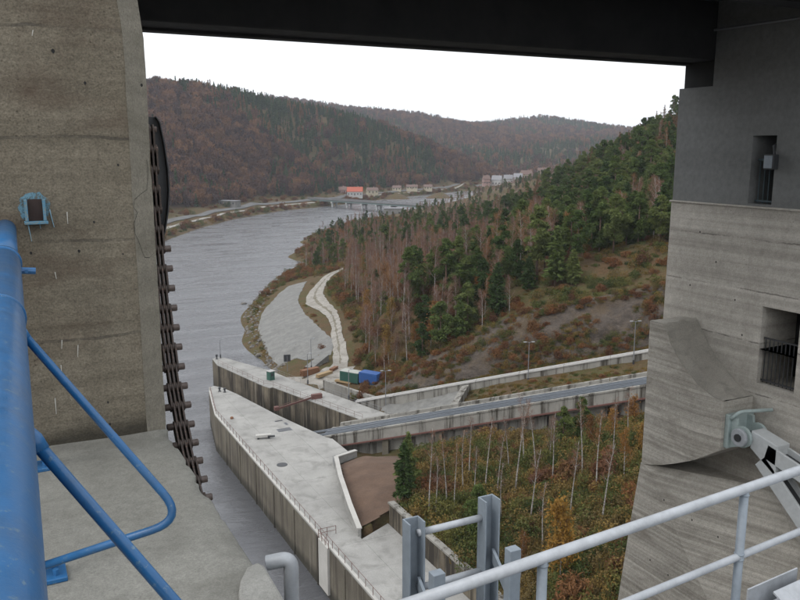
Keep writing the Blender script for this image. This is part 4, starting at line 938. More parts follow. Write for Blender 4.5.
for px, py in ((540, 556), (745, 489)):
    q = at(px, py, z=54.6); q = rail_pt(q.x, 0)
    for zz_ in (lz - .012, lz + .012, 54.575): rel(MB().tube([(q.x, q.y, zz_ - .004), (q.x, q.y, zz_), (q.x, q.y, zz_ + .004)], [.0188, .0225, .0188], 16).build('weld', M['grey_blue'], gr, True), gr)
    rel(MB().tube([(q.x, q.y, 53.46), (q.x, q.y, 54.59)], .0185, 16).build('post', M['grey_blue'], gr, True), gr)
for k in range(1, 4):
    q = rail_pt(2.71 + k * 1.1, 0); rel(MB().tube([(q.x, q.y, 53.46), (q.x, q.y, 54.59)], .0185, 16).build('post', M['grey_blue'], gr, True), gr)
ld = empty('access_ladder', (1.5, 2.6, 53.4), 0, 'grey blue steel ladder top with channel stringers and tube rungs', 'ladder')
LY = 2.62
def channel(x, z0, z1, flip, w_=.072, d_=.055, t_=.007):
    b = MB(); b.box(x - w_ / 2, x + w_ / 2, LY, LY + t_, z0, z1)
    b.box(x - w_ / 2, x - w_ / 2 + t_, LY - d_, LY - .0005, z0, z1); b.box(x + w_ / 2 - t_, x + w_ / 2, LY - d_, LY - .0005, z0, z1); return b
xa = at(411, 520, Y=LY); xb = at(486, 498, Y=LY)
for q in (xa, xb): rel(channel(q.x, 52.2, q.z + .01, 1).build('stringer', M['grey_blue'], ld, bevel=.002), ld)
for k in range(5):
    zc = at(448, 523, Y=LY).z - .24 * k
    rel(MB().tube([(xa.x + .02, LY - .02, zc), (xb.x - .02, LY - .02, zc)], .0145, 14).build('rung', M['grey_paint'], ld, True), ld)
for q, px, py in ((xa, 437, 572), (xb, 513, 548)):
    e = at(px, py, Y=2.30); rel(MB().box(e.x - .025, e.x + .025, e.y - .02, e.y + .02, 53.46, e.z).build('stub_post', M['grey_blue'], ld, bevel=.003), ld)
    zz = at((411 if q is xa else 490), (585 if q is xa else 555), Y=LY - .03).z
    rel(MB().bar((q.x + .02, LY - .03, zz), (e.x, e.y + .02, zz), .012, .055).build('bracket', M['grey_blue'], ld), ld)
du = empty('cable_duct', at(790, 598, d=4.6), R(4), 'pale steel cable duct with raised lid below the railing', 'duct')
MB().box(-.12, .9, -.05, .05, -.12, -.01).build('trough', M['grey_paint'], du, bevel=.006)
MB().hexa([Vector(v) for v in ((-.12, -.06, 0), (.9, -.06, 0), (.9, .03, .05), (-.12, .03, .05), (-.12, -.06, .012), (.9, -.06, .012), (.9, .03, .062), (-.12, .03, .062))]).build('lid', M['grey_paint'], du)
MB().box(-.26, .2, .09, .10, -.1, .085).build('side_plate', M['grey_paint'], du)
MB().box(-.3, .9, -.1, .16, -.17, -.123).build('bracket', M['grey_blue'], du); MB().tube([(.5, .03, -1.3), (.5, .03, -.17)], .03, 8).build('support', M['grey_blue'], du)

# ------------------------------------------------------------------ far pier of the bay
fp = empty('spillway_pier', (17, 10, 50), 0, 'tall grey concrete pier across the bay with two dark openings', 'pier')
def ey(z): return 14.66 + max(0.0, 54.74 - z) * 0.012
def wall_grid(ycols, zrows, X, holes, depth, edge=False, xb=20.0):
    b = MB(); v = lambda y_, z_: (X, y_, z_)
    for i in range(len(zrows) - 1):
        for j in range(len(ycols) - 1):
            y0, y1 = ycols[j], ycols[j + 1]; z0, z1 = zrows[i], zrows[i + 1]
            if (j, i) in holes:
                d_ = X + depth
                b.add([(X, y0, z0), (X, y1, z0), (X, y1, z1), (X, y0, z1), (d_, y0, z0), (d_, y1, z0), (d_, y1, z1), (d_, y0, z1)], [(0, 1, 5, 4), (1, 2, 6, 5), (2, 3, 7, 6), (3, 0, 4, 7)])
                continue
            f = lambda y_, z_: ey(z_) if y_ == 'E' else y_
            b.add([(X, f(y0, z0), z0), (X, f(y1, z0), z0), (X, f(y1, z1), z1), (X, f(y0, z1), z1)], [(0, 1, 2, 3)])
    if edge:
        for i in range(len(zrows) - 1):
            z0, z1 = zrows[i], zrows[i + 1]; b.add([(X, ey(z0), z0), (xb, ey(z0), z0), (xb, ey(z1), z1), (X, ey(z1), z1)], [(0, 1, 2, 3)])
    return b
rel(wall_grid([-8, 11.83, 12.44, 13.65, 14.66], [54.745, 54.79, 56.27, 57.40], 15.03, {(1, 1)}, 1.1).add([(15.03, 14.66, 54.745), (20, 14.66, 54.745), (20, 14.66, 57.4), (15.03, 14.66, 57.4)], [(0, 1, 2, 3)])
    .add([(15.03, -8, 57.4), (15.03, 13.65, 57.4), (15.03, 13.65, 61), (15.03, -8, 61)], [(0, 1, 2, 3)])
    .add([(15.03, 13.65, 57.4), (20, 13.65, 57.4), (20, 13.65, 61), (15.03, 13.65, 61)], [(0, 1, 2, 3)])
    .add([(15.03, 13.65, 57.4), (15.03, 14.66, 57.4), (20, 14.66, 57.4), (20, 13.65, 57.4)], [(0, 1, 2, 3)]).build('upper_wall', M['wall_up'], fp), fp)
rel(wall_grid([-8, 10.85, 11.80, 'E'], [30, 43.3, 47, 50.82, 51.6, 52.57, 54.735], 15.0, {(1, 3), (1, 2)} - {(1, 2)} | {(1, 3), (1, 4)}, 1.2, True).build('lower_wall', M['wall_lo'], fp), fp)
rel(MB().box(14.955, 15.08, -8, 14.70, 54.70, 54.742).build('ledge', M['wall_lo'], fp, bevel=.012), fp)
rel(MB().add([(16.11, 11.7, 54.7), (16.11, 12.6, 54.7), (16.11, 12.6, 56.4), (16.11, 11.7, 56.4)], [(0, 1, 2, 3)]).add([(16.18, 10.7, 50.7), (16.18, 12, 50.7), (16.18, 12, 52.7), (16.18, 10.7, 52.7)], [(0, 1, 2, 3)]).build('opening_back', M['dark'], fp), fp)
# corbel carrying the gate trunnion
st = [(14.03, 13.9, 51.92, 48.28), (13.62, 13.9, 51.93, 48.40), (13.45, 13.9, 51.72, 48.46), (13.3, 13.9, 51.47, 48.52), (12.95, 13.9, 51.10, 48.68), (12.48, 13.9, 50.76, 48.92), (12.1, 13.99, 50.56, 49.18), (11.85, 14.06, 50.50, 49.36)]
vs = []; fs = []; ft = []
for y_, x_, zt, zb in st: vs += [(15.02, y_, zb), (x_, y_, zb), (x_, y_, zt), (15.02, y_, zt)]
for i in range(len(st) - 1):
    a = 4 * i
    fs += [(a, a + 1, a + 5, a + 4), (a + 1, a + 2, a + 6, a + 5)]; ft.append((a + 2, a + 3, a + 7, a + 6))
e_ = 4 * (len(st) - 1); fs += [(0, 1, 2, 3), (e_, e_ + 1, e_ + 2, e_ + 3)]
rel(MB().add(vs, fs).build('corbel', M['corbel'], fp), fp)
cv = []; cf = []; nn_ = 40
def top_at(y_):
    for a, b in zip(st, st[1:]):
        if a[0] >= y_ >= b[0]:
            t = (a[0] - y_) / (a[0] - b[0]); return a[1] + (b[1] - a[1]) * t, a[2] + (b[2] - a[2]) * t
    return st[-1][1], st[-1][2]
for i in range(nn_ + 1):
    y_ = 14.03 + (11.85 - 14.03) * i / nn_; xf, zt = top_at(y_)
    for j in range(13):
        t = j / 12; x = xf + (15.01 - xf) * t; f = noise.fractal(Vector((x * 3, y_ * 3, 1.0)), .8, 2.2, 5)
        amp = 0.09 if 12.4 < y_ < 13.6 else 0.02
        cv.append((x, y_, zt + 0.006 + (abs(f) * amp if 0 < j < 12 else 0) + (0.10 * max(0, t - .75) * (1 + f) if 12.4 < y_ < 13.7 else 0)))
for i in range(nn_):
    for j in range(12): cf.append((i * 13 + j, i * 13 + j + 1, (i + 1) * 13 + j + 1, (i + 1) * 13 + j))
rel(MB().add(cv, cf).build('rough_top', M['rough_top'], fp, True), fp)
# thickened tail of the pier below the corbel, folding back to the wall along a slanting arris
tail = [(14.06, 48.30), (14.30, 46.6), (14.59, 44.26), (15.2, 40), (16.0, 34), (16.0, 30)]
fold = [(13.72, 48.20), (13.22, 47.55), (12.36, 46.5), (11.34, 45.4), (9.9, 43.6), (8.2, 41.8), (5.5, 39), (5.5, 30)]
b = MB(); n_ = len(tail)
b.add([(13.9, y_, z_) for y_, z_ in tail + fold[::-1]], [tuple(range(n_ + len(fold)))])
b.add([(13.9, y_, z_) for y_, z_ in tail] + [(20, y_, z_) for y_, z_ in tail], [(i, i + 1, n_ + i + 1, n_ + i) for i in range(n_ - 1)])
nf_ = len(fold); b.add([(13.9, y_, z_) for y_, z_ in fold] + [(15.01, y_ - 2.6, z_ + .35) for y_, z_ in fold], [(i, i + 1, nf_ + i + 1, nf_ + i) for i in range(nf_ - 1)])
b.add([(13.9, 14.06, 48.30), (13.9, 13.72, 48.2), (15.01, 11.12, 48.55), (15.01, 14.06, 48.32)], [(0, 1, 2, 3)])
rel(b.build('tail_wall', M['corbel'], fp), fp)
tie = MB().add([(0, .018 * math.cos(2 * math.pi * k / 9), .026 * math.sin(2 * math.pi * k / 9)) for k in range(9)], [tuple(range(9))]).mesh('tie_hole', M['dark'])
for px, py in ((664, 500), (692, 520), (650, 560), (718, 537), (668, 575), (640, 528), (703, 572)):
    o = mesh_obj('tie_hole', tie, fp); o.location = at(px, py, X=13.897) - Vector(fp.location)
for px, py in ((690, 285), (716, 262), (742, 335), (735, 300), (700, 232)):
    o = mesh_obj('tie_hole', tie, fp); o.location = at(px, py, X=14.997) - Vector(fp.location)
# guard bars in the openings
for (yy0, yy1, z0, zt, xx, lab, nb) in ((11.9, 12.4, 54.80, 55.75, 15.22, 'dark blue bar grille in the upper pier opening', 4), (10.87, 11.78, 50.84, 51.85, 15.12, 'black bar guard rail in the lower pier opening', 9)):
    g_ = empty('guard_grille', (xx, yy0, z0), 0, lab, 'grille'); mt = M['dark_blue'] if nb == 4 else M['dark_metal']
    for z_ in (z0 + .05, zt): rel(MB().bar((xx, yy0, z_), (xx, yy1, z_), .03, .035).build('rail', mt, g_), g_)
    for k in range(nb): rel(MB().tube([(xx, yy0 + (yy1 - yy0) * (k + .5) / nb, z0), (xx, yy0 + (yy1 - yy0) * (k + .5) / nb, zt)], .012, 8).build('bar', mt, g_), g_)
fl = empty('floodlight', at(771, 160, X=14.85), 0, 'small grey floodlight on a bracket beside the upper opening', 'lamp')
MB().box(-.08, .1, -.12, .12, -.2, .12).build('housing', M['dark_metal'], fl, bevel=.02); MB().box(-.095, -.083, -.1, .1, -.17, .09).build('glass', M['grey_blue'], fl)
MB().tube([(.1, .0, .1), (.16, .08, .3), (.26, .1, .34)], .025, 8).build('bracket', M['dark_metal'], fl)
# ------------------------------------------------------------------ gate
ga = empty('spillway_gate', (14.4, 11.4, 49.8), 0, 'white radial gate arms pivoting on a round trunnion bearing', 'gate')
tc = Vector((14.50, 11.45, 49.78))
rel(MB().box(14.15, 14.95, 11.74, 11.86, 49.42, 50.2).build('base_plate', M['teal_paint'], ga, bevel=.02), ga)
for x in (14.22, 14.72):
    b = MB(); pr = [(11.75, 49.45), (11.75, 50.15), (11.6, 50.15)] + [(tc.y + .24 * math.cos(a), tc.z + .24 * math.sin(a)) for a in [R(60 + 20 * k) for k in range(12)]]
    n_ = len(pr); b.add([(x, p[0], p[1]) for p in pr] + [(x + .07, p[0], p[1]) for p in pr], [tuple(range(n_)), tuple(range(n_, 2 * n_))[::-1]] + [(i, (i + 1) % n_, n_ + (i + 1) % n_, n_ + i) for i in range(n_)])
    rel(b.build('bearing_cheek', M['teal_paint'], ga), ga)
rel(MB().tube([(14.12, tc.y, tc.z), (14.2, tc.y, tc.z)], .2, 24).build('bearing_cap', M['grey_paint'], ga, bevel=.02), ga)
rel(MB().tube([(14.09, tc.y, tc.z), (14.95, tc.y, tc.z)], .085, 16).build('pivot_pin', M['dark_metal'], ga), ga)
rel(MB().tube(bend([(14.18, 11.72, 50.12), (14.3, 11.6, 50.3), (14.96, 11.3, 50.34)], .1), .04, 10).build('grease_pipe', M['teal_paint'], ga, True), ga)
u1 = (at(800, 470, X=14.45) - tc); u1.x = 0; u1.normalize(); u2 = (at(800, 512, X=14.45) - tc); u2.x = 0; u2.normalize()
rel(MB().hexa([Vector(v) for v in ((14.30, tc.y - .18, tc.z - .2), (14.7, tc.y - .18, tc.z - .2), (14.7, tc.y - .18, tc.z + .2), (14.3, tc.y - .18, tc.z + .2),
    (14.30, tc.y - .85, tc.z - .62), (14.7, tc.y - .85, tc.z - .62), (14.7, tc.y - .85, tc.z + .06), (14.3, tc.y - .85, tc.z + .06))]).build('arm_root', M['white_paint'], ga, bevel=.02), ga)
for u, ln in ((u1, 7.8), (u2, 7.8)):
    a = tc + u * .6; c = tc + u * ln
    rel(MB().bar(a + Vector((-.17, 0, 0)), c + Vector((-.17, 0, 0)), .06, .34).build('arm_flange', M['white_paint'], ga, bevel=.01), ga)
    rel(MB().bar(a + Vector((.17, 0, 0)), c + Vector((.17, 0, 0)), .06, .34).build('arm_flange', M['white_paint'], ga, bevel=.01), ga)
    rel(MB().bar(a, c, .28, .08).build('arm_web', M['dark_metal'], ga), ga)  # web coloured dark to paint in the shaded top of the white arm
for k in range(1, 5):
    a = tc + u1 * (1.4 * k + .5); c = tc + u2 * (1.4 * k + .9); rel(MB().bar(a + Vector((-.17, 0, 0)), c + Vector((-.17, 0, 0)), .05, .12).build('brace', M['white_paint'], ga), ga)
b = MB(); n_ = 14
for k in range(n_):
    a = R(188 + 3.2 * k); b.v += [(0.95, tc.y + 8 * math.cos(a), tc.z + 8 * math.sin(a)), (14.9, tc.y + 8 * math.cos(a), tc.z + 8 * math.sin(a))]
b.f += [(2 * k, 2 * k + 1, 2 * k + 3, 2 * k + 2) for k in range(n_ - 1)]
o = rel(b.build('skin_plate', M['white_paint'], ga, True), ga); sm = o.modifiers.new('thick', 'SOLIDIFY'); sm.thickness = .03
rel(MB().box(15.12, 20, 13.662, 14.6, 57.403, 57.985).build('bearing_block', M['girder'], fp), fp)
# ------------------------------------------------------------------ bridge overhead
ob = empty('crest_bridge', (8, 12, 58), 0, 'black underside of the dam crest bridge overhead', 'bridge')
rel(MB().box(-6, 20.5, 13.68, 14.66, 57.99, 59.25).build('edge_girder', M['girder'], ob, bevel=.03), ob)
rel(MB().box(-6, 20.5, 14.42, 14.70, 57.94, 57.987).build('bottom_flange', M['girder'], ob), ob)
rel(MB().box(-6, 20.5, 8.2, 15.2, 59.253, 59.7).build('deck', M['girder'], ob), ob)
for yv in (8.4, 10.9): rel(MB().box(-6, 15.0, yv, yv + .5, 58.75, 59.25).build('girder', M['girder'], ob), ob)
rel(MB().tube([(14.9, 8.3, 58.55), (14.9, 13.6, 58.62)], .03, 8).build('conduit', M['post'], ob), ob)

# ------------------------------------------------------------------ vegetation
g_rng = np.random.default_rng(11)
def tri_mesh(name, V, mat):
    V = np.asarray(V, np.float32).reshape(-1, 3); nf = len(V) // 3
    me = bpy.data.meshes.new(name); me.vertices.add(len(V)); me.vertices.foreach_set('co', V.ravel())
    me.loops.add(len(V)); me.loops.foreach_set('vertex_index', np.arange(len(V), dtype=np.int32))
    me.polygons.add(nf); me.polygons.foreach_set('loop_start', np.arange(0, len(V), 3, dtype=np.int32))
    me.update(calc_edges=True); me.materials.append(mat); return me
def leaf_tris(P, size, elong=1.0, down=0.0, out=None):
    """one randomly turned triangle at each point"""
    n = len(P); a = g_rng.normal(size=(n, 3))
    if out is not None: a = a * 0.6 + out * 1.2
    a[:, 2] -= down; a /= np.linalg.norm(a, axis=1)[:, None]
    b = np.cross(a, g_rng.normal(size=(n, 3))); b /= np.linalg.norm(b, axis=1)[:, None] + 1e-9
    s = (size * g_rng.uniform(0.6, 1.35, n))[:, None]
    return np.stack([P - a * s * .5 * elong + b * s * .32, P - a * s * .4 * elong - b * s * .36, P + a * s * .62 * elong], 1)
def pine_proto(hgt, rad, base, whorls, n, seed, size=.55, mat='pine', drop=.25, rag=.35):
    global g_rng; g_rng = np.random.default_rng(seed); pts = []; outs = []
    lob = [(g_rng.uniform(0, 6.28), g_rng.uniform(0, 6.28)) for _ in range(4)]
    zs = np.linspace(base, .97, whorls)
    for wi, zf in enumerate(zs):
        nb = g_rng.integers(5, 8); a0 = g_rng.uniform(0, 6.28)
        for k in range(nb):
            an = a0 + 6.28 * k / nb + g_rng.normal() * .25
            u = (zf - base) / (1 - base)
            L = rad * ((1 - u) ** .8 * .95 + .06) * g_rng.uniform(1 - rag, 1 + rag * .6) * (min(1, .55 + u * 3))
            m = max(4, int(n * L / (rad * whorls * 3.2)))
            t = g_rng.uniform(.12, 1, m) ** .7
            side = g_rng.normal(size=m) * .16 * L * (1.1 - t * .6)
            x = t * L * math.cos(an) - side * math.sin(an); y = t * L * math.sin(an) + side * math.cos(an)
            z = hgt * zf + (t * L) * (.28 - drop * 1.6 * (1 - u)) + g_rng.normal(size=m) * .14
            pts.append(np.stack([x, y, z], 1)); outs.append(np.tile([math.cos(an), math.sin(an), .1], (m, 1)))
    P = np.concatenate(pts); O = np.concatenate(outs)
    cr_ = tri_mesh('crown', leaf_tris(P, size, 1.35, .15, O), M[mat])
    lean = g_rng.normal(size=2) * .02 * hgt
    tr = MB().tube([(0, 0, -.8), (lean[0] * .2, lean[1] * .2, hgt * .4), (0, 0, hgt * .97)], [hgt * .016 + .06, hgt * .011 + .04, .02], 7).mesh('trunk', M['pine_bark'], True)
    return tr, cr_
def scots_proto(hgt, rad, low, clumps, n, seed, size=.5, mat='pine'):
    global g_rng; g_rng = np.random.default_rng(seed); P = []; O = []; lm = []
    for k in range(clumps):
        u = low + (1 - low) * (k + g_rng.uniform(0, 1)) / clumps; v = (u - low) / (1 - low)
        prof = (math.sin(min(1, v * 1.25 + .18) * math.pi * .5) if v < .55 else 1.0) * (1 - max(0, v - .35) ** 1.6 * 1.9)
        a = g_rng.uniform(0, 6.28); off_ = rad * max(.05, prof) * g_rng.uniform(.35, .8); cr_ = rad * g_rng.uniform(.30, .48) * (1 - .35 * v)
        c = np.array([off_ * math.cos(a), off_ * math.sin(a), hgt * u - cr_ * .5]); m = int(n / clumps)
        d = g_rng.normal(size=(m, 3)); d[:, 2] = np.abs(d[:, 2]) * .9 - .25; d /= np.linalg.norm(d, axis=1)[:, None]
        P.append(c + d * (g_rng.uniform(.45, 1, m)[:, None] ** .5) * np.array([cr_, cr_, cr_ * .72])); O.append(d); lm.append((c, u))
    cm = tri_mesh('crown', leaf_tris(np.concatenate(P), size, 1.1, 0, np.concatenate(O) * .7), M[mat])
    b = MB().tube([(0, 0, -.8), (.15, .1, hgt * .4), (0, 0, hgt * .95)], [hgt * .015 + .06, hgt * .011 + .04, .03], 7)
    for c, u in lm[::2]: b.tube([(0, 0, hgt * u * .86), tuple(c)], [.05, .02], 4, False)
    return b.mesh('trunk', M['pine_bark'], True), cm
def birch_proto(hgt, seed, twigs=900, spread=.2, mat='birch_twig', tl=.85, tw=.05, limbs=15, low=.35, lean=.05, leaf=None, nleaf=0):
    global g_rng; g_rng = np.random.default_rng(seed); r = random.Random(seed)
    lx, ly = r.gauss(0, lean) * hgt, r.gauss(0, lean) * hgt
    axis_ = lambda t: Vector((lx * t * t + .12 * math.sin(t * 5 + seed), ly * t * t + .1 * math.cos(t * 4 + seed), hgt * t))
    tr = MB().tube([axis_(0) - Vector((0, 0, .8))] + [axis_(t / 8) for t in range(1, 9)], [.02 + hgt * .0098] + [hgt * .0092 * (1 - t / 8.6) + .014 for t in range(1, 9)], 7)
    trm = tr.mesh('trunk', M['birch_bark'], True); lm = MB(); P = []; D = []
    for k in range(limbs):
        t = low + (0.96 - low) * (k + r.random()) / limbs; a = r.uniform(0, 6.28); L = hgt * spread * (1.15 - t * .75) * r.uniform(.7, 1.25)
        p0 = axis_(t); dr = Vector((math.cos(a), math.sin(a), r.uniform(.9, 1.7))).normalized(); p1 = p0 + dr * L * .6; p2 = p0 + dr * L + Vector((0, 0, L * .1))
        lm.tube([p0, p1, p2], [.035 * hgt / 12, .022 * hgt / 12, .008], 4, False)
        m = int(twigs / limbs); tt = g_rng.uniform(.15, 1.05, m)[:, None]
        q = np.array(p0)[None] * (1 - tt) + np.array(p2)[None] * tt + g_rng.normal(size=(m, 3)) * (.13 * L + .1)
        P.append(q); D.append(g_rng.normal(size=(m, 3)) * .55 + np.array(dr)[None] + np.array([0, 0, -.15]))
    P = np.concatenate(P); D = np.concatenate(D); D /= np.linalg.norm(D, axis=1)[:, None]
    B = np.cross(D, g_rng.normal(size=D.shape)); B /= np.linalg.norm(B, axis=1)[:, None]; s = (tl * g_rng.uniform(.5, 1.3, len(P)))[:, None]
    T = np.stack([P - B * tw / 2, P + B * tw / 2, P + D * s], 1)
    if nleaf:
        q = P[g_rng.integers(0, len(P), nleaf)] + g_rng.normal(size=(nleaf, 3)) * .3; T = np.concatenate([T, leaf_tris(q, leaf)])
    return trm, lm.mesh('limb', M['birch_bark']), tri_mesh('crown', T, M[mat])
def bush_proto(rad, hgt, n, size, seed, mat, twig=False):
    global g_rng; g_rng = np.random.default_rng(seed)
    lob = g_rng.normal(size=(6, 3)) * np.array([rad * .45, rad * .45, hgt * .12]) + np.array([0, 0, hgt * .45]); li = g_rng.integers(0, 6, n)
    d = g_rng.normal(size=(n, 3)); d /= np.linalg.norm(d, axis=1)[:, None]; rr = g_rng.uniform(.45, 1, n)[:, None] ** .5
    P = lob[li] + d * rr * np.array([rad * .6, rad * .6, hgt * .5]); P[:, 2] = np.abs(P[:, 2])
    return tri_mesh('crown', leaf_tris(P, size, 2.2 if twig else 1.0), M[mat])
def grass_proto(rad, hgt, n, seed, mat):
    global g_rng; g_rng = np.random.default_rng(seed); P = np.zeros((n, 3)); P[:, :2] = g_rng.normal(size=(n, 2)) * rad * .5
    D = g_rng.normal(size=(n, 3)) * .35; D[:, 2] = 1; s = hgt * g_rng.uniform(.5, 1.2, n)[:, None]; B = g_rng.normal(size=(n, 3)) * .04; B[:, 2] = 0
    return tri_mesh('tuft', np.stack([P - B, P + B, P + D * s], 1), M[mat])

PINES = [scots_proto(13, 3.3, .24, 24, 3400, 1), scots_proto(15, 3.6, .34, 24, 3400, 2), pine_proto(11.5, 3.1, .12, 14, 3000, 3, drop=.3, rag=.5), pine_proto(13, 2.9, .18, 16, 3000, 4, drop=.35, rag=.55), scots_proto(10, 3.1, .14, 22, 3000, 5), scots_proto(12, 3.8, .28, 26, 3400, 6)]
LARCH = [pine_proto(14, 2.3, .18, 16, 1500, 21, .42, 'larch', .2, .45), pine_proto(12, 2.0, .15, 15, 1300, 22, .4, 'larch', .2, .45)]
BIRCH = [birch_proto(13, 31), birch_proto(14, 32, spread=.24, lean=.08), birch_proto(11, 33, 800), birch_proto(15, 34, 950, .17), birch_proto(12, 35, 700, .26, low=.25)]
SAPL = [birch_proto(11, 41, 260, .10, tl=.6, tw=.035, limbs=10, low=.55, lean=.13), birch_proto(9, 42, 220, .10, tl=.6, tw=.035, limbs=9, low=.5, lean=.16), birch_proto(12, 43, 260, .09, tl=.6, tw=.035, limbs=10, low=.6, lean=.10)]
RUST = [birch_proto(10, 55, 500, .24, 'rust_leaf', .6, .05, 15, .22, .05, .34, 1100), birch_proto(8, 56, 400, .28, 'rust_leaf', .6, .05, 14, .15, .05, .34, 1300), birch_proto(12, 57, 700, .22, 'rust_leaf', .7, .05, 15, .3, .05, .3, 700)]
YELLOW = [birch_proto(9, 51, 300, .22, 'yellow', .5, .05, 14, .2, .04, .34, 1500)]
def plant(kind, x, y, sc, label, group, rz=None, name=None):
    if kind in PINES or kind in LARCH:
        nm, parts = ('pine_tree' if kind in PINES else 'larch_tree'), (('trunk', kind[0]), ('crown', kind[1]))
    else: nm, parts = 'birch_tree', (('trunk', kind[0]), ('limbs', kind[1]), ('crown', kind[2]))
    t = empty(name or nm, (x, y, hz(x, y) - .05), rnd.uniform(0, 6.28) if rz is None else rz, label, 'tree', group); t.scale = (sc, sc, sc * rnd.uniform(.92, 1.1))
    for pn, me_ in parts: mesh_obj(pn, me_, t)
    return t
# where trees stand on the right bank
roadline = [Vector((p.x, p.y, 0)) for p in road_pts]
def near_line(x, y, L, dd):
    p = Vector((x, y, 0))
    for a, b in zip(L, L[1:]):
        u = b - a; k = max(0, min(1, (p - a).dot(u) / u.length_squared))
        if (a + u * k - p).length < dd: return True
    return False
def sq(x, y):
    v = Vector((x - IA.x, y - IA.y, 0)); return v.dot(IE), v.dot(IN)
FOREST = [(77, 168), (85, 186), (93, 206), (97, 222), (100, 238), (110, 258), (124, 282), (140, 298), (150, 315), (190, 360), (235, 470), (330, 600), (420, 680), (560, 760), (720, 790), (640, 560), (520, 400), (420, 260), (330, 140), (220, 90), (150, 85), (128, 92)] + [tuple(inc(a_, b_, 0)[:2]) for a_, b_ in ((48, 33), (22, 32.5), (4, 30), (-10, 32), (-20, 40))]
POINT = [(116, 318), (140, 360), (168, 440), (215, 520), (255, 555), (240, 470), (200, 390), (160, 335), (140, 310)]
def zone(x, y):
    X, Y = np.array(x), np.array(y)
    if bool(inside(POINT, X, Y)): return 'point'
    if bool(inside(FOREST, X, Y)):
        s, q = sq(x, y)
        if q < (35 if s > 26 else 31.5): return None
        return 'forest'
    return None
cells = {}; spots = []
def try_spot(x, y, md):
    k = (int(x // 4), int(y // 4))
    for i in range(-2, 3):
        for j in range(-2, 3):
            for (a, b) in cells.get((k[0] + i, k[1] + j), ()):
                if (a - x) ** 2 + (b - y) ** 2 < md * md: return False
    cells.setdefault(k, []).append((x, y)); return True
tries = 0
while tries < 60000:
    tries += 1
    u = rnd.random() ** 1.6; Y = 90 + u * 680; X = 70 + rnd.random() * 560
    d = X * _sf[0] + Y * _sf[1]; md = 2.75 + max(0, d - 170) * 0.0055
    px = 400 + FPX * (X * _sr[0] + Y * _sr[1]) / (X * _sf[0] + Y * _sf[1])
    if px > 760: continue
    zn = zone(X, Y)
    if not zn or near_line(X, Y, roadline, 4.5): continue
    if not try_spot(X, Y, md): continue
    spots.append((d, X, Y, zn))
spots.sort()
cnt = {'rust': 0, 'pine': 0, 'birch': 0, 'larch': 0, 'mass': 0}; mass = []
for d, X, Y, zn in spots:
    z = hz(X, Y); s, q = sq(X, Y); nse = noise.noise(Vector((X * .018, Y * .018, 2.2))); r_ = rnd.random()
    if zn == 'point': kind = 'pine' if r_ < .3 else 'birch'; reg = 'on the wooded river point'
    else:
        pp = .10 + .50 * min(1, max(0, (z - 14) / 16)) + nse * .8
        if q < 62 and s > -60: pp += .15
        kind = 'pine' if r_ < pp else 'birch'
        if z > 42 and rnd.random() < .13 or (z > 20 and d > 300 and rnd.random() < .16): kind = 'larch'
        if d > 340 and kind == 'birch' and rnd.random() < .22: kind = 'pine'
        if kind == 'birch' and rnd.random() < .17: kind = 'rust'
        if z > 45: reg = 'along the skyline ridge by the pier'
        elif z > 34: reg = 'high on the slope by the pier'
        elif s > 16 and q < 62: reg = 'just above the rock cutting'
        elif d < 330 and near_line(X, Y, roadline, 17): reg = 'at the edge of the gravel track'
        elif s > -30 and q < 80: reg = 'behind the shrubs above the containers'
        elif d < 330: reg = 'in the stand beyond the gravel track'
        elif z < 22: reg = 'in the distant wood towards the village'
        else: reg = 'on the far shoulder of the slope'
    # the front edge of the cutting carries shrubs and only a few trees
    if zn == 'forest' and ((s > 40 and q < 48 and rnd.random() < .75) or (s > 22 and q < 40 and rnd.random() < .5)): continue
    sc = rnd.uniform(.62, 1.12) * (1 - .42 * min(1, max(0, (d - 300) / 160))) * (.85 if zn == 'point' else 1.0) * (1.0 if kind != 'birch' else .9)
    if cnt[kind] < {'pine': 270, 'birch': 270, 'larch': 60, 'rust': 70}[kind]:
        cnt[kind] += 1
        pr = {'pine': PINES, 'birch': BIRCH, 'larch': LARCH, 'rust': RUST}[kind]
        szw = 'tall ' if sc > .95 * (1 - .42 * min(1, max(0, (d - 300) / 160))) else 'small ' if sc < .74 else 'mid sized '
        lab = szw + {'pine': 'dark green pine ', 'birch': 'bare birch with pale trunk ', 'larch': 'orange brown autumn larch ', 'rust': 'rust leaved autumn birch '}[kind] + reg
        plant(rnd.choice(pr), X, Y, sc, lab, (szw + {'pine': 'pines ', 'birch': 'bare birches ', 'larch': 'larches ', 'rust': 'rust leaved birches '}[kind] + reg))
    else: mass.append((X, Y, z, sc, {'pine': 0, 'birch': 1, 'larch': 2, 'rust': 1}[kind]))
p = at(385, 305, d=228); plant(YELLOW[0], p.x, p.y, 1.1, 'bright yellow leaved birch among bare trunks above the gravel track', None)
p = at(560, 585, d=80); plant(YELLOW[0], p.x, p.y, .95, 'golden birch below the railing in the wooded hollow', None)
p = at(404, 507, d=108); plant(PINES[3], p.x, p.y, .68, 'narrow dark pine at the edge of the brown soil', None, name='pine_tree')
p = at(408, 490, d=112); plant(PINES[3], p.x, p.y, .62, 'slim pine just behind the one at the soil edge', None, name='pine_tree')
p = at(580, 450, d=118); plant(PINES[0], p.x, p.y, .55, 'young pine growing against the incline trestle', None, name='pine_tree')
p = at(563, 452, d=116); plant(PINES[4], p.x, p.y, .6, 'dark squat pine beside the incline trestle supports', None, name='pine_tree')
p = at(478, 545, d=95); plant(PINES[4], p.x, p.y, .7, 'dark small pine behind the ladder in the hollow', None, name='pine_tree')
p = at(549, 470, d=112); plant(BIRCH[4], p.x, p.y, .5, 'small yellow green birch below the trestle', None)
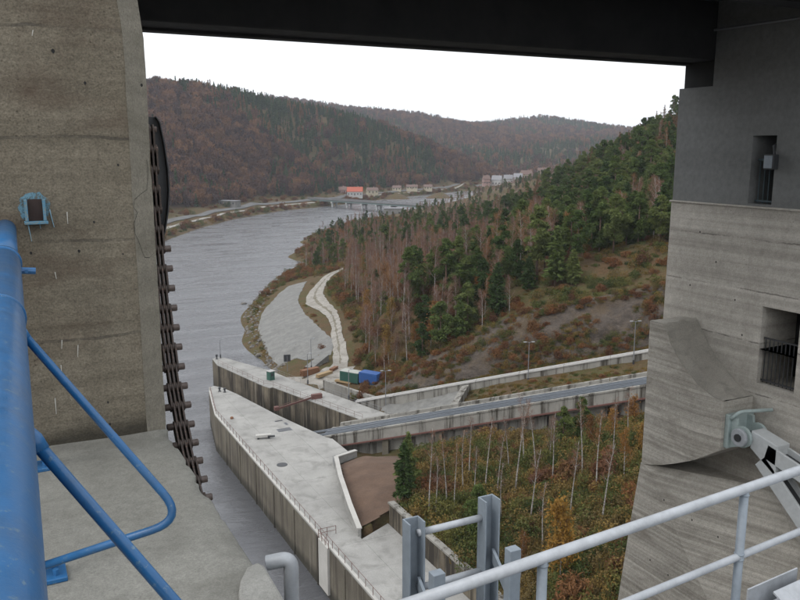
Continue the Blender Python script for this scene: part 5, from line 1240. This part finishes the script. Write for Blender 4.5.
hollow = [(430, 505), (437, 507), (446, 498), (455, 502), (470, 470), (486, 490), (497, 497), (500, 525), (515, 500), (530, 535), (541, 560), (524, 470), (551, 500), (462, 486), (508, 470), (570, 540), (595, 520), (610, 500), (600, 560), (475, 500), (535, 480), (580, 505), (625, 470)]
for i, (px, py) in enumerate(hollow):
    d = 118 - (py - 450) * .27; p = at(px, py, d=d)
    plant(SAPL[i % 3], p.x, p.y, rnd.uniform(.75, 1.05), 'thin bare birch stem leaning in the hollow below the incline', 'thin birches in the hollow')

for i, (px, py) in enumerate([(610, 470), (630, 440), (622, 520), (590, 475), (640, 500), (520, 575)]):
    p = at(px, py, d=118 - (py - 450) * .27)
    plant(RUST[i % 3], p.x, p.y, rnd.uniform(.42, .62), 'small ochre leaved birch among the shrubs of the hollow', 'small ochre birches in the hollow')
# stuff: trees behind the counted ones, shrubs, far forest
PROTO = bpy.data.collections.new('plant_kinds')
def proto(name, me_):
    o = bpy.data.objects.new(name, me_); PROTO.objects.link(o); return o
def merged(name, parts):
    bm = bmesh.new(); mats = []
    for me_ in parts:
        n0 = len(bm.faces); bm.from_mesh(me_); bm.faces.ensure_lookup_table(); mats.append(me_.materials[0])
        for f in bm.faces[n0:]: f.material_index = len(mats) - 1
    me = bpy.data.meshes.new(name); bm.to_mesh(me); bm.free()
    for m in mats: me.materials.append(m)
    return me
KIND = []
def kinds(cname, meshes):
    c = bpy.data.collections.new(cname)
    for i, me_ in enumerate(meshes):
        o = bpy.data.objects.new('%s_%02d' % (cname, i), me_); c.objects.link(o)
    KIND.append(c); return c
def scatter(name, pts, coll, label):
    """pts: x, y, z, scale, rotation, index"""
    a = np.array(pts, np.float32); me = bpy.data.meshes.new(name); me.vertices.add(len(a)); me.vertices.foreach_set('co', a[:, :3].ravel())
    for nm, c, ty in (('size', 3, 'FLOAT'), ('turn', 4, 'FLOAT')):
        at_ = me.attributes.new(nm, ty, 'POINT'); at_.data.foreach_set('value', np.ascontiguousarray(a[:, c]))
    at_ = me.attributes.new('sort', 'INT', 'POINT'); at_.data.foreach_set('value', a[:, 5].astype(np.int32))
    o = mesh_obj(name, me); gt = bpy.data.node_groups.new(name, 'GeometryNodeTree')
    gt.interface.new_socket('Geometry', in_out='INPUT', socket_type='NodeSocketGeometry'); gt.interface.new_socket('Geometry', in_out='OUTPUT', socket_type='NodeSocketGeometry')
    gi = gt.nodes.new('NodeGroupInput'); go = gt.nodes.new('NodeGroupOutput'); ip = gt.nodes.new('GeometryNodeInstanceOnPoints'); ci = gt.nodes.new('GeometryNodeCollectionInfo')
    ci.inputs['Collection'].default_value = coll; ci.inputs['Separate Children'].default_value = True; ci.inputs['Reset Children'].default_value = True
    def na(nm, ty):
        q = gt.nodes.new('GeometryNodeInputNamedAttribute'); q.data_type = ty; q.inputs['Name'].default_value = nm; return q.outputs[0]
    cx = gt.nodes.new('ShaderNodeCombineXYZ'); e2r = gt.nodes.new('FunctionNodeEulerToRotation')
    gt.links.new(na('turn', 'FLOAT'), cx.inputs[2]); gt.links.new(cx.outputs[0], e2r.inputs[0]); gt.links.new(e2r.outputs[0], ip.inputs['Rotation'])
    gt.links.new(na('size', 'FLOAT'), ip.inputs['Scale']); gt.links.new(na('sort', 'INT'), ip.inputs['Instance Index']); ip.inputs['Pick Instance'].default_value = True
    gt.links.new(gi.outputs[0], ip.inputs['Points']); gt.links.new(ci.outputs[0], ip.inputs['Instance']); gt.links.new(ip.outputs[0], go.inputs[0])
    m = o.modifiers.new('scatter', 'NODES'); m.node_group = gt
    return tag(o, label, None, None, 'stuff')
KT = kinds('wood', [merged('wood_kind', q) for q in (PINES[0], PINES[1], BIRCH[0], BIRCH[3], LARCH[0])])
pts = [(x, y, z - .05, sc, rnd.uniform(0, 6.28), {0: rnd.choice((0, 1)), 1: rnd.choice((2, 3)), 2: 4}[k]) for x, y, z, sc, k in mass]
if pts: scatter('distant_wood', pts, KT, 'mixed wood filling the slope behind the nearer trees')
KB = kinds('shrub', [bush_proto(1.1, 1.5, 420, .20, 61, 'bush_g'), bush_proto(1.2, 1.4, 420, .19, 62, 'bush_r', True), bush_proto(1.0, 1.6, 420, .19, 63, 'bush_y'), bush_proto(1.5, 2.4, 600, .22, 64, 'bush_r', True),
                     grass_proto(.8, .7, 160, 65, 'bush_y'), grass_proto(.8, .6, 160, 66, 'bush_g'), bush_proto(1.4, 2.2, 600, .22, 67, 'bush_g')])
sh = []
def shrub(x, y, wts_, lo, hi): sh.append((x, y, hz(x, y) - .1, rnd.uniform(lo, hi), rnd.uniform(0, 6.28), rnd.choices(range(7), wts_)[0]))
APL = [Vector((a_[0], a_[1], 0)) for a_ in ap]
for _ in range(36000):      # undergrowth of the right slope
    u = rnd.random() ** 1.5; Y = 85 + u * 420; X = 70 + rnd.random() * 300
    px = 400 + FPX * (X * _sr[0] + Y * _sr[1]) / (X * _sf[0] + Y * _sf[1])
    if px > 720: continue
    zn = zone(X, Y); s, q = sq(X, Y)
    if zn is None and not (31.5 < q < 60 and s > -25 and Y > 60) and not (Y > 158 and q > 24 and hz(X, Y) > 1.2 and not near_line(X, Y, APL, 9.5)): continue
    if near_line(X, Y, roadline, 4.0): continue
    nse = noise.noise(Vector((X * .05, Y * .05, 7)))
    if s > 24 and q < 58: shrub(X, Y, (3.5, 1.6 - nse, 2.6, .5, 5, 6, 1.0), .5, 1.2)
    else: shrub(X, Y, (3 + 4 * max(0, nse), 4 - 3 * nse, 2.6 + 2 * nse, 2, 2, 3, 1.6), .6, 1.35)
for _ in range(5600):      # shrubs in the hollow
    X = 44.6 + rnd.random() * 42; Y = 28 + rnd.random() * 80; s, q = sq(X, Y)
    if q > -1.5 or bool(inside([(40.5, 92), (42.8, 101), (45.6, 109.6), (49.6, 112), (53, 113), (56, 106), (52, 100), (46.5, 89), (43, 88)], np.array(X), np.array(Y))): continue
    nse = noise.noise(Vector((X * .09, Y * .09, 4)))
    shrub(X, Y, (3.4 + 5 * max(0, nse), .6 - .5 * nse, 4.2, .15, 5, 4, 2.6 * max(0, nse + .3)), .4, 1.35)
for _ in range(1500):      # grass strip and lane verge
    s = rnd.uniform(-2, 75); q = rnd.choice((rnd.uniform(6.4, 18), rnd.uniform(20.2, 23)))
    if s < 21 and q < 18.4: continue
    v = inc(s, q, 0); shrub(v.x, v.y, (0, .15, .1, 0, 5, 5, 0), .3, .75)
for _ in range(2600):       # tufts on the rock face and its rim
    s = rnd.uniform(-4, 75); t = rnd.random(); k = min(1.0, max(0.22, (s + 6) / 34.0)); v = inc(s, 23 + t * 9, 0.1 + 9.9 * k * t ** .85)
    if noise.noise(Vector((s * .12, t * 3, 1))) < -.12 and t < .85: continue
    sh.append((v.x - IN.x * .5, v.y - IN.y * .5, v.z - .1, rnd.uniform(.3, .8), rnd.uniform(0, 6.28), rnd.choices(range(7), (1, 2, 1.5, .3, 3, 2, 0))[0]))
for _ in range(500):       # verge of the apron and track
    i = rnd.randrange(len(road_pts) - 1); p = road_pts[i].lerp(road_pts[i + 1], rnd.random()); a = rnd.uniform(0, 6.28); r_ = rnd.uniform(4.2, 8)
    X, Y = p.x + r_ * math.cos(a), p.y + r_ * math.sin(a)
    if near_line(X, Y, roadline, 4.0) or near_line(X, Y, [Vector((a_[0], a_[1], 0)) for a_ in ap], 7.5) or Y < 158: continue
    shrub(X, Y, (1, 1.5, 1, .1, 4, 3, 0), .35, .8)
dr_ = dense(rs[:10], 4)
for p in dr_:              # shore growth
    for _ in range(6):
        X, Y = p.x + rnd.uniform(0, 9), p.y + rnd.uniform(-4, 4)
        if hz(X, Y) > .25 and not near_line(X, Y, APL, 7): shrub(X, Y, (2, 1.2, 2, .2, 3, 2.5, .3), .3, .75)
for _ in range(1400):      # meadow and bank growth over the river
    i = rnd.randrange(len(lb) - 1); p = lb[i].lerp(lb[i + 1], rnd.random()); t = (lb[i + 1] - lb[i]).normalized(); dd = rnd.choice((rnd.uniform(2, 8), rnd.uniform(26, 60)))
    X, Y = p.x - t.y * dd, p.y + t.x * dd; shrub(X, Y, (2, 3, 1, 2, 1, 1, 1), 1.0, 2.4)
scatter('undergrowth', sh, KB, 'rust, ochre and green shrubs and grass tufts on the banks')

def far_conifer(h, r, n, seed, mat, size):
    global g_rng; g_rng = np.random.default_rng(seed); z = g_rng.uniform(.06, 1, n) ; rr = r * (1.04 - z) * g_rng.uniform(.55, 1.05, n); a = g_rng.uniform(0, 6.28, n)
    P = np.stack([rr * np.cos(a), rr * np.sin(a), z * h], 1); O = np.stack([np.cos(a), np.sin(a), -.2 * np.ones(n)], 1); return tri_mesh('far', leaf_tris(P, size, 1.3, .1, O), M[mat])
def far_dec(h, r, n, seed, size):
    global g_rng; g_rng = np.random.default_rng(seed); d = g_rng.normal(size=(n, 3)); d /= np.linalg.norm(d, axis=1)[:, None]; rr = g_rng.uniform(.5, 1, n)[:, None] ** .6
    P = d * rr * np.array([r, r, h * .42]) * (1 + .25 * np.sin(d[:, :1] * 5 + seed)) + np.array([0, 0, h * .55]); O = d * .4; O[:, 2] += .8; return tri_mesh('far', leaf_tris(P, size, 1.5, 0, O), M['far_dec'])
KF = kinds('far_tree', [far_conifer(15, 2.9, 260, 71, 'far_con', 1.2), far_conifer(17, 3.0, 280, 72, 'far_con', 1.2), far_dec(13, 4.2, 300, 73, 1.25), far_dec(15, 4.6, 320, 74, 1.3), far_dec(11, 3.8, 260, 75, 1.2), far_conifer(15, 2.6, 240, 76, 'far_larch', 1.1)])
ff = []; nrd = [Vector((x, y, 0)) for x, y in off(lb, 21)]
def near_side(X, Y):
    # true on the far bank of the river (beyond its left shore)
    best = 1e18; sd_ = 0
    for a, b in zip(ls, ls[1:]):
        ux, uy = b.x - a.x, b.y - a.y; k = max(0, min(1, ((X - a.x) * ux + (Y - a.y) * uy) / (ux * ux + uy * uy)))
        dx, dy = X - a.x - ux * k, Y - a.y - uy * k; d2 = dx * dx + dy * dy
        if d2 < best: best = d2; sd_ = ux * dy - uy * dx
    return sd_ > 0 and best > 34 ** 2
def far_try(X, Y, d):
    z = hz(X, Y)
    if z < 8.2: return
    n1 = noise.noise(Vector((X * .0062, Y * .0062, 3.3))) + .45 * noise.noise(Vector((X * .018, Y * .018, 5.1))); n2 = noise.noise(Vector((X * .012, Y * .012, 8)))
    k = rnd.random(); pc = .27 + n1 * 1.7 + (.3 if d > 1300 else 0) + (.22 if X > 330 and d < 1300 else 0)
    if k < pc: ix = rnd.choice((0, 1))
    else: ix = rnd.choice((2, 3, 4))
    if (n2 > .33 and rnd.random() < .35) or rnd.random() < .015: ix = 5
    ff.append((X, Y, z - .3, rnd.uniform(.6, 1.12) * (.8 if ix < 2 else 1.0) * (1.0 if d < 1300 else 1.15), rnd.uniform(0, 6.28), ix))
for lo, hi, nn in ((380, 1300, 54000), (1300, 2700, 32000)):
    for _ in range(nn):
        u = rnd.uniform(-.95, .50); d = lo + (hi - lo) * rnd.random() ** .85
        X = _sr[0] * u * d + math.sin(YAW) * d; Y = _sr[1] * u * d + math.cos(YAW) * d
        if d < 1300:
            # only the far bank: left of the river's far shore
            if not (near_side(X, Y)): continue
        far_try(X, Y, d)
scatter('far_forest', ff, KF, 'autumn forest of bare crowns and conifers covering the far hills')
# stones of the river bank
def stone_mesh(seed):
    b = bmesh.new(); bmesh.ops.create_icosphere(b, subdivisions=2, radius=.5)
    for v in b.verts: v.co *= 1 + .45 * noise.noise(v.co * 2.2 + Vector((seed, 0, 0))); v.co.z *= .7
    m_ = bpy.data.meshes.new('stone'); b.to_mesh(m_); b.free(); m_.materials.append(M['stone']); return m_
KS = kinds('stone', [stone_mesh(i * 3.7) for i in range(5)]); stn = []
for p in dense(rs[:6], 1.0):
    for _ in range(3):
        X, Y = p.x + rnd.uniform(-1, 5), p.y + rnd.uniform(-2, 2); z = hz(X, Y)
        if -.4 < z < 3.4 and not near_line(X, Y, APL, 7): stn.append((X, Y, z + .05, rnd.uniform(.4, 1.5) * (1.3 if rnd.random() < .12 else .8), rnd.uniform(0, 6.28), rnd.randrange(5)))
for _ in range(160): 
    X, Y = 54 + rnd.random() * 9, 168 + rnd.random() * 20; z = hz(X, Y)
    if -.2 < z < 5 and not near_line(X, Y, APL, 7): stn.append((X, Y, z, rnd.uniform(.5, 1.5), rnd.uniform(0, 6.28), rnd.randrange(5)))
scatter('riprap', stn, KS, 'grey boulders lining the river edge below the paved bank')
q = at(248, 303, z=0); o = mesh_obj('boulder', stone_mesh(9.1)); o.location = (q.x - 2, q.y - 1, .1); o.scale = (2.2, 1.8, 1.6); tag(o, 'lone dark boulder standing in the river off the bank', 'boulder')
# ------------------------------------------------------------------ haze
hb = MB().box(-2700, 5300, -300, 5300, -8, 330).mesh('haze', M['ground']); hb.materials.clear()
hm = bpy.data.materials.new('valley_haze'); hm.use_nodes = True; ht = hm.node_tree; ht.nodes.clear()
pv = ht.nodes.new('ShaderNodeVolumePrincipled'); pv.inputs['Color'].default_value = (0.86, 0.90, 1.0, 1); pv.inputs['Density'].default_value = 0.0001; pv.inputs['Anisotropy'].default_value = 0.2
mo = ht.nodes.new('ShaderNodeOutputMaterial'); ht.links.new(pv.outputs[0], mo.inputs['Volume']); hb.materials.append(hm)
tag(mesh_obj('haze', hb), 'thin grey blue haze filling the valley', None, None, 'stuff')
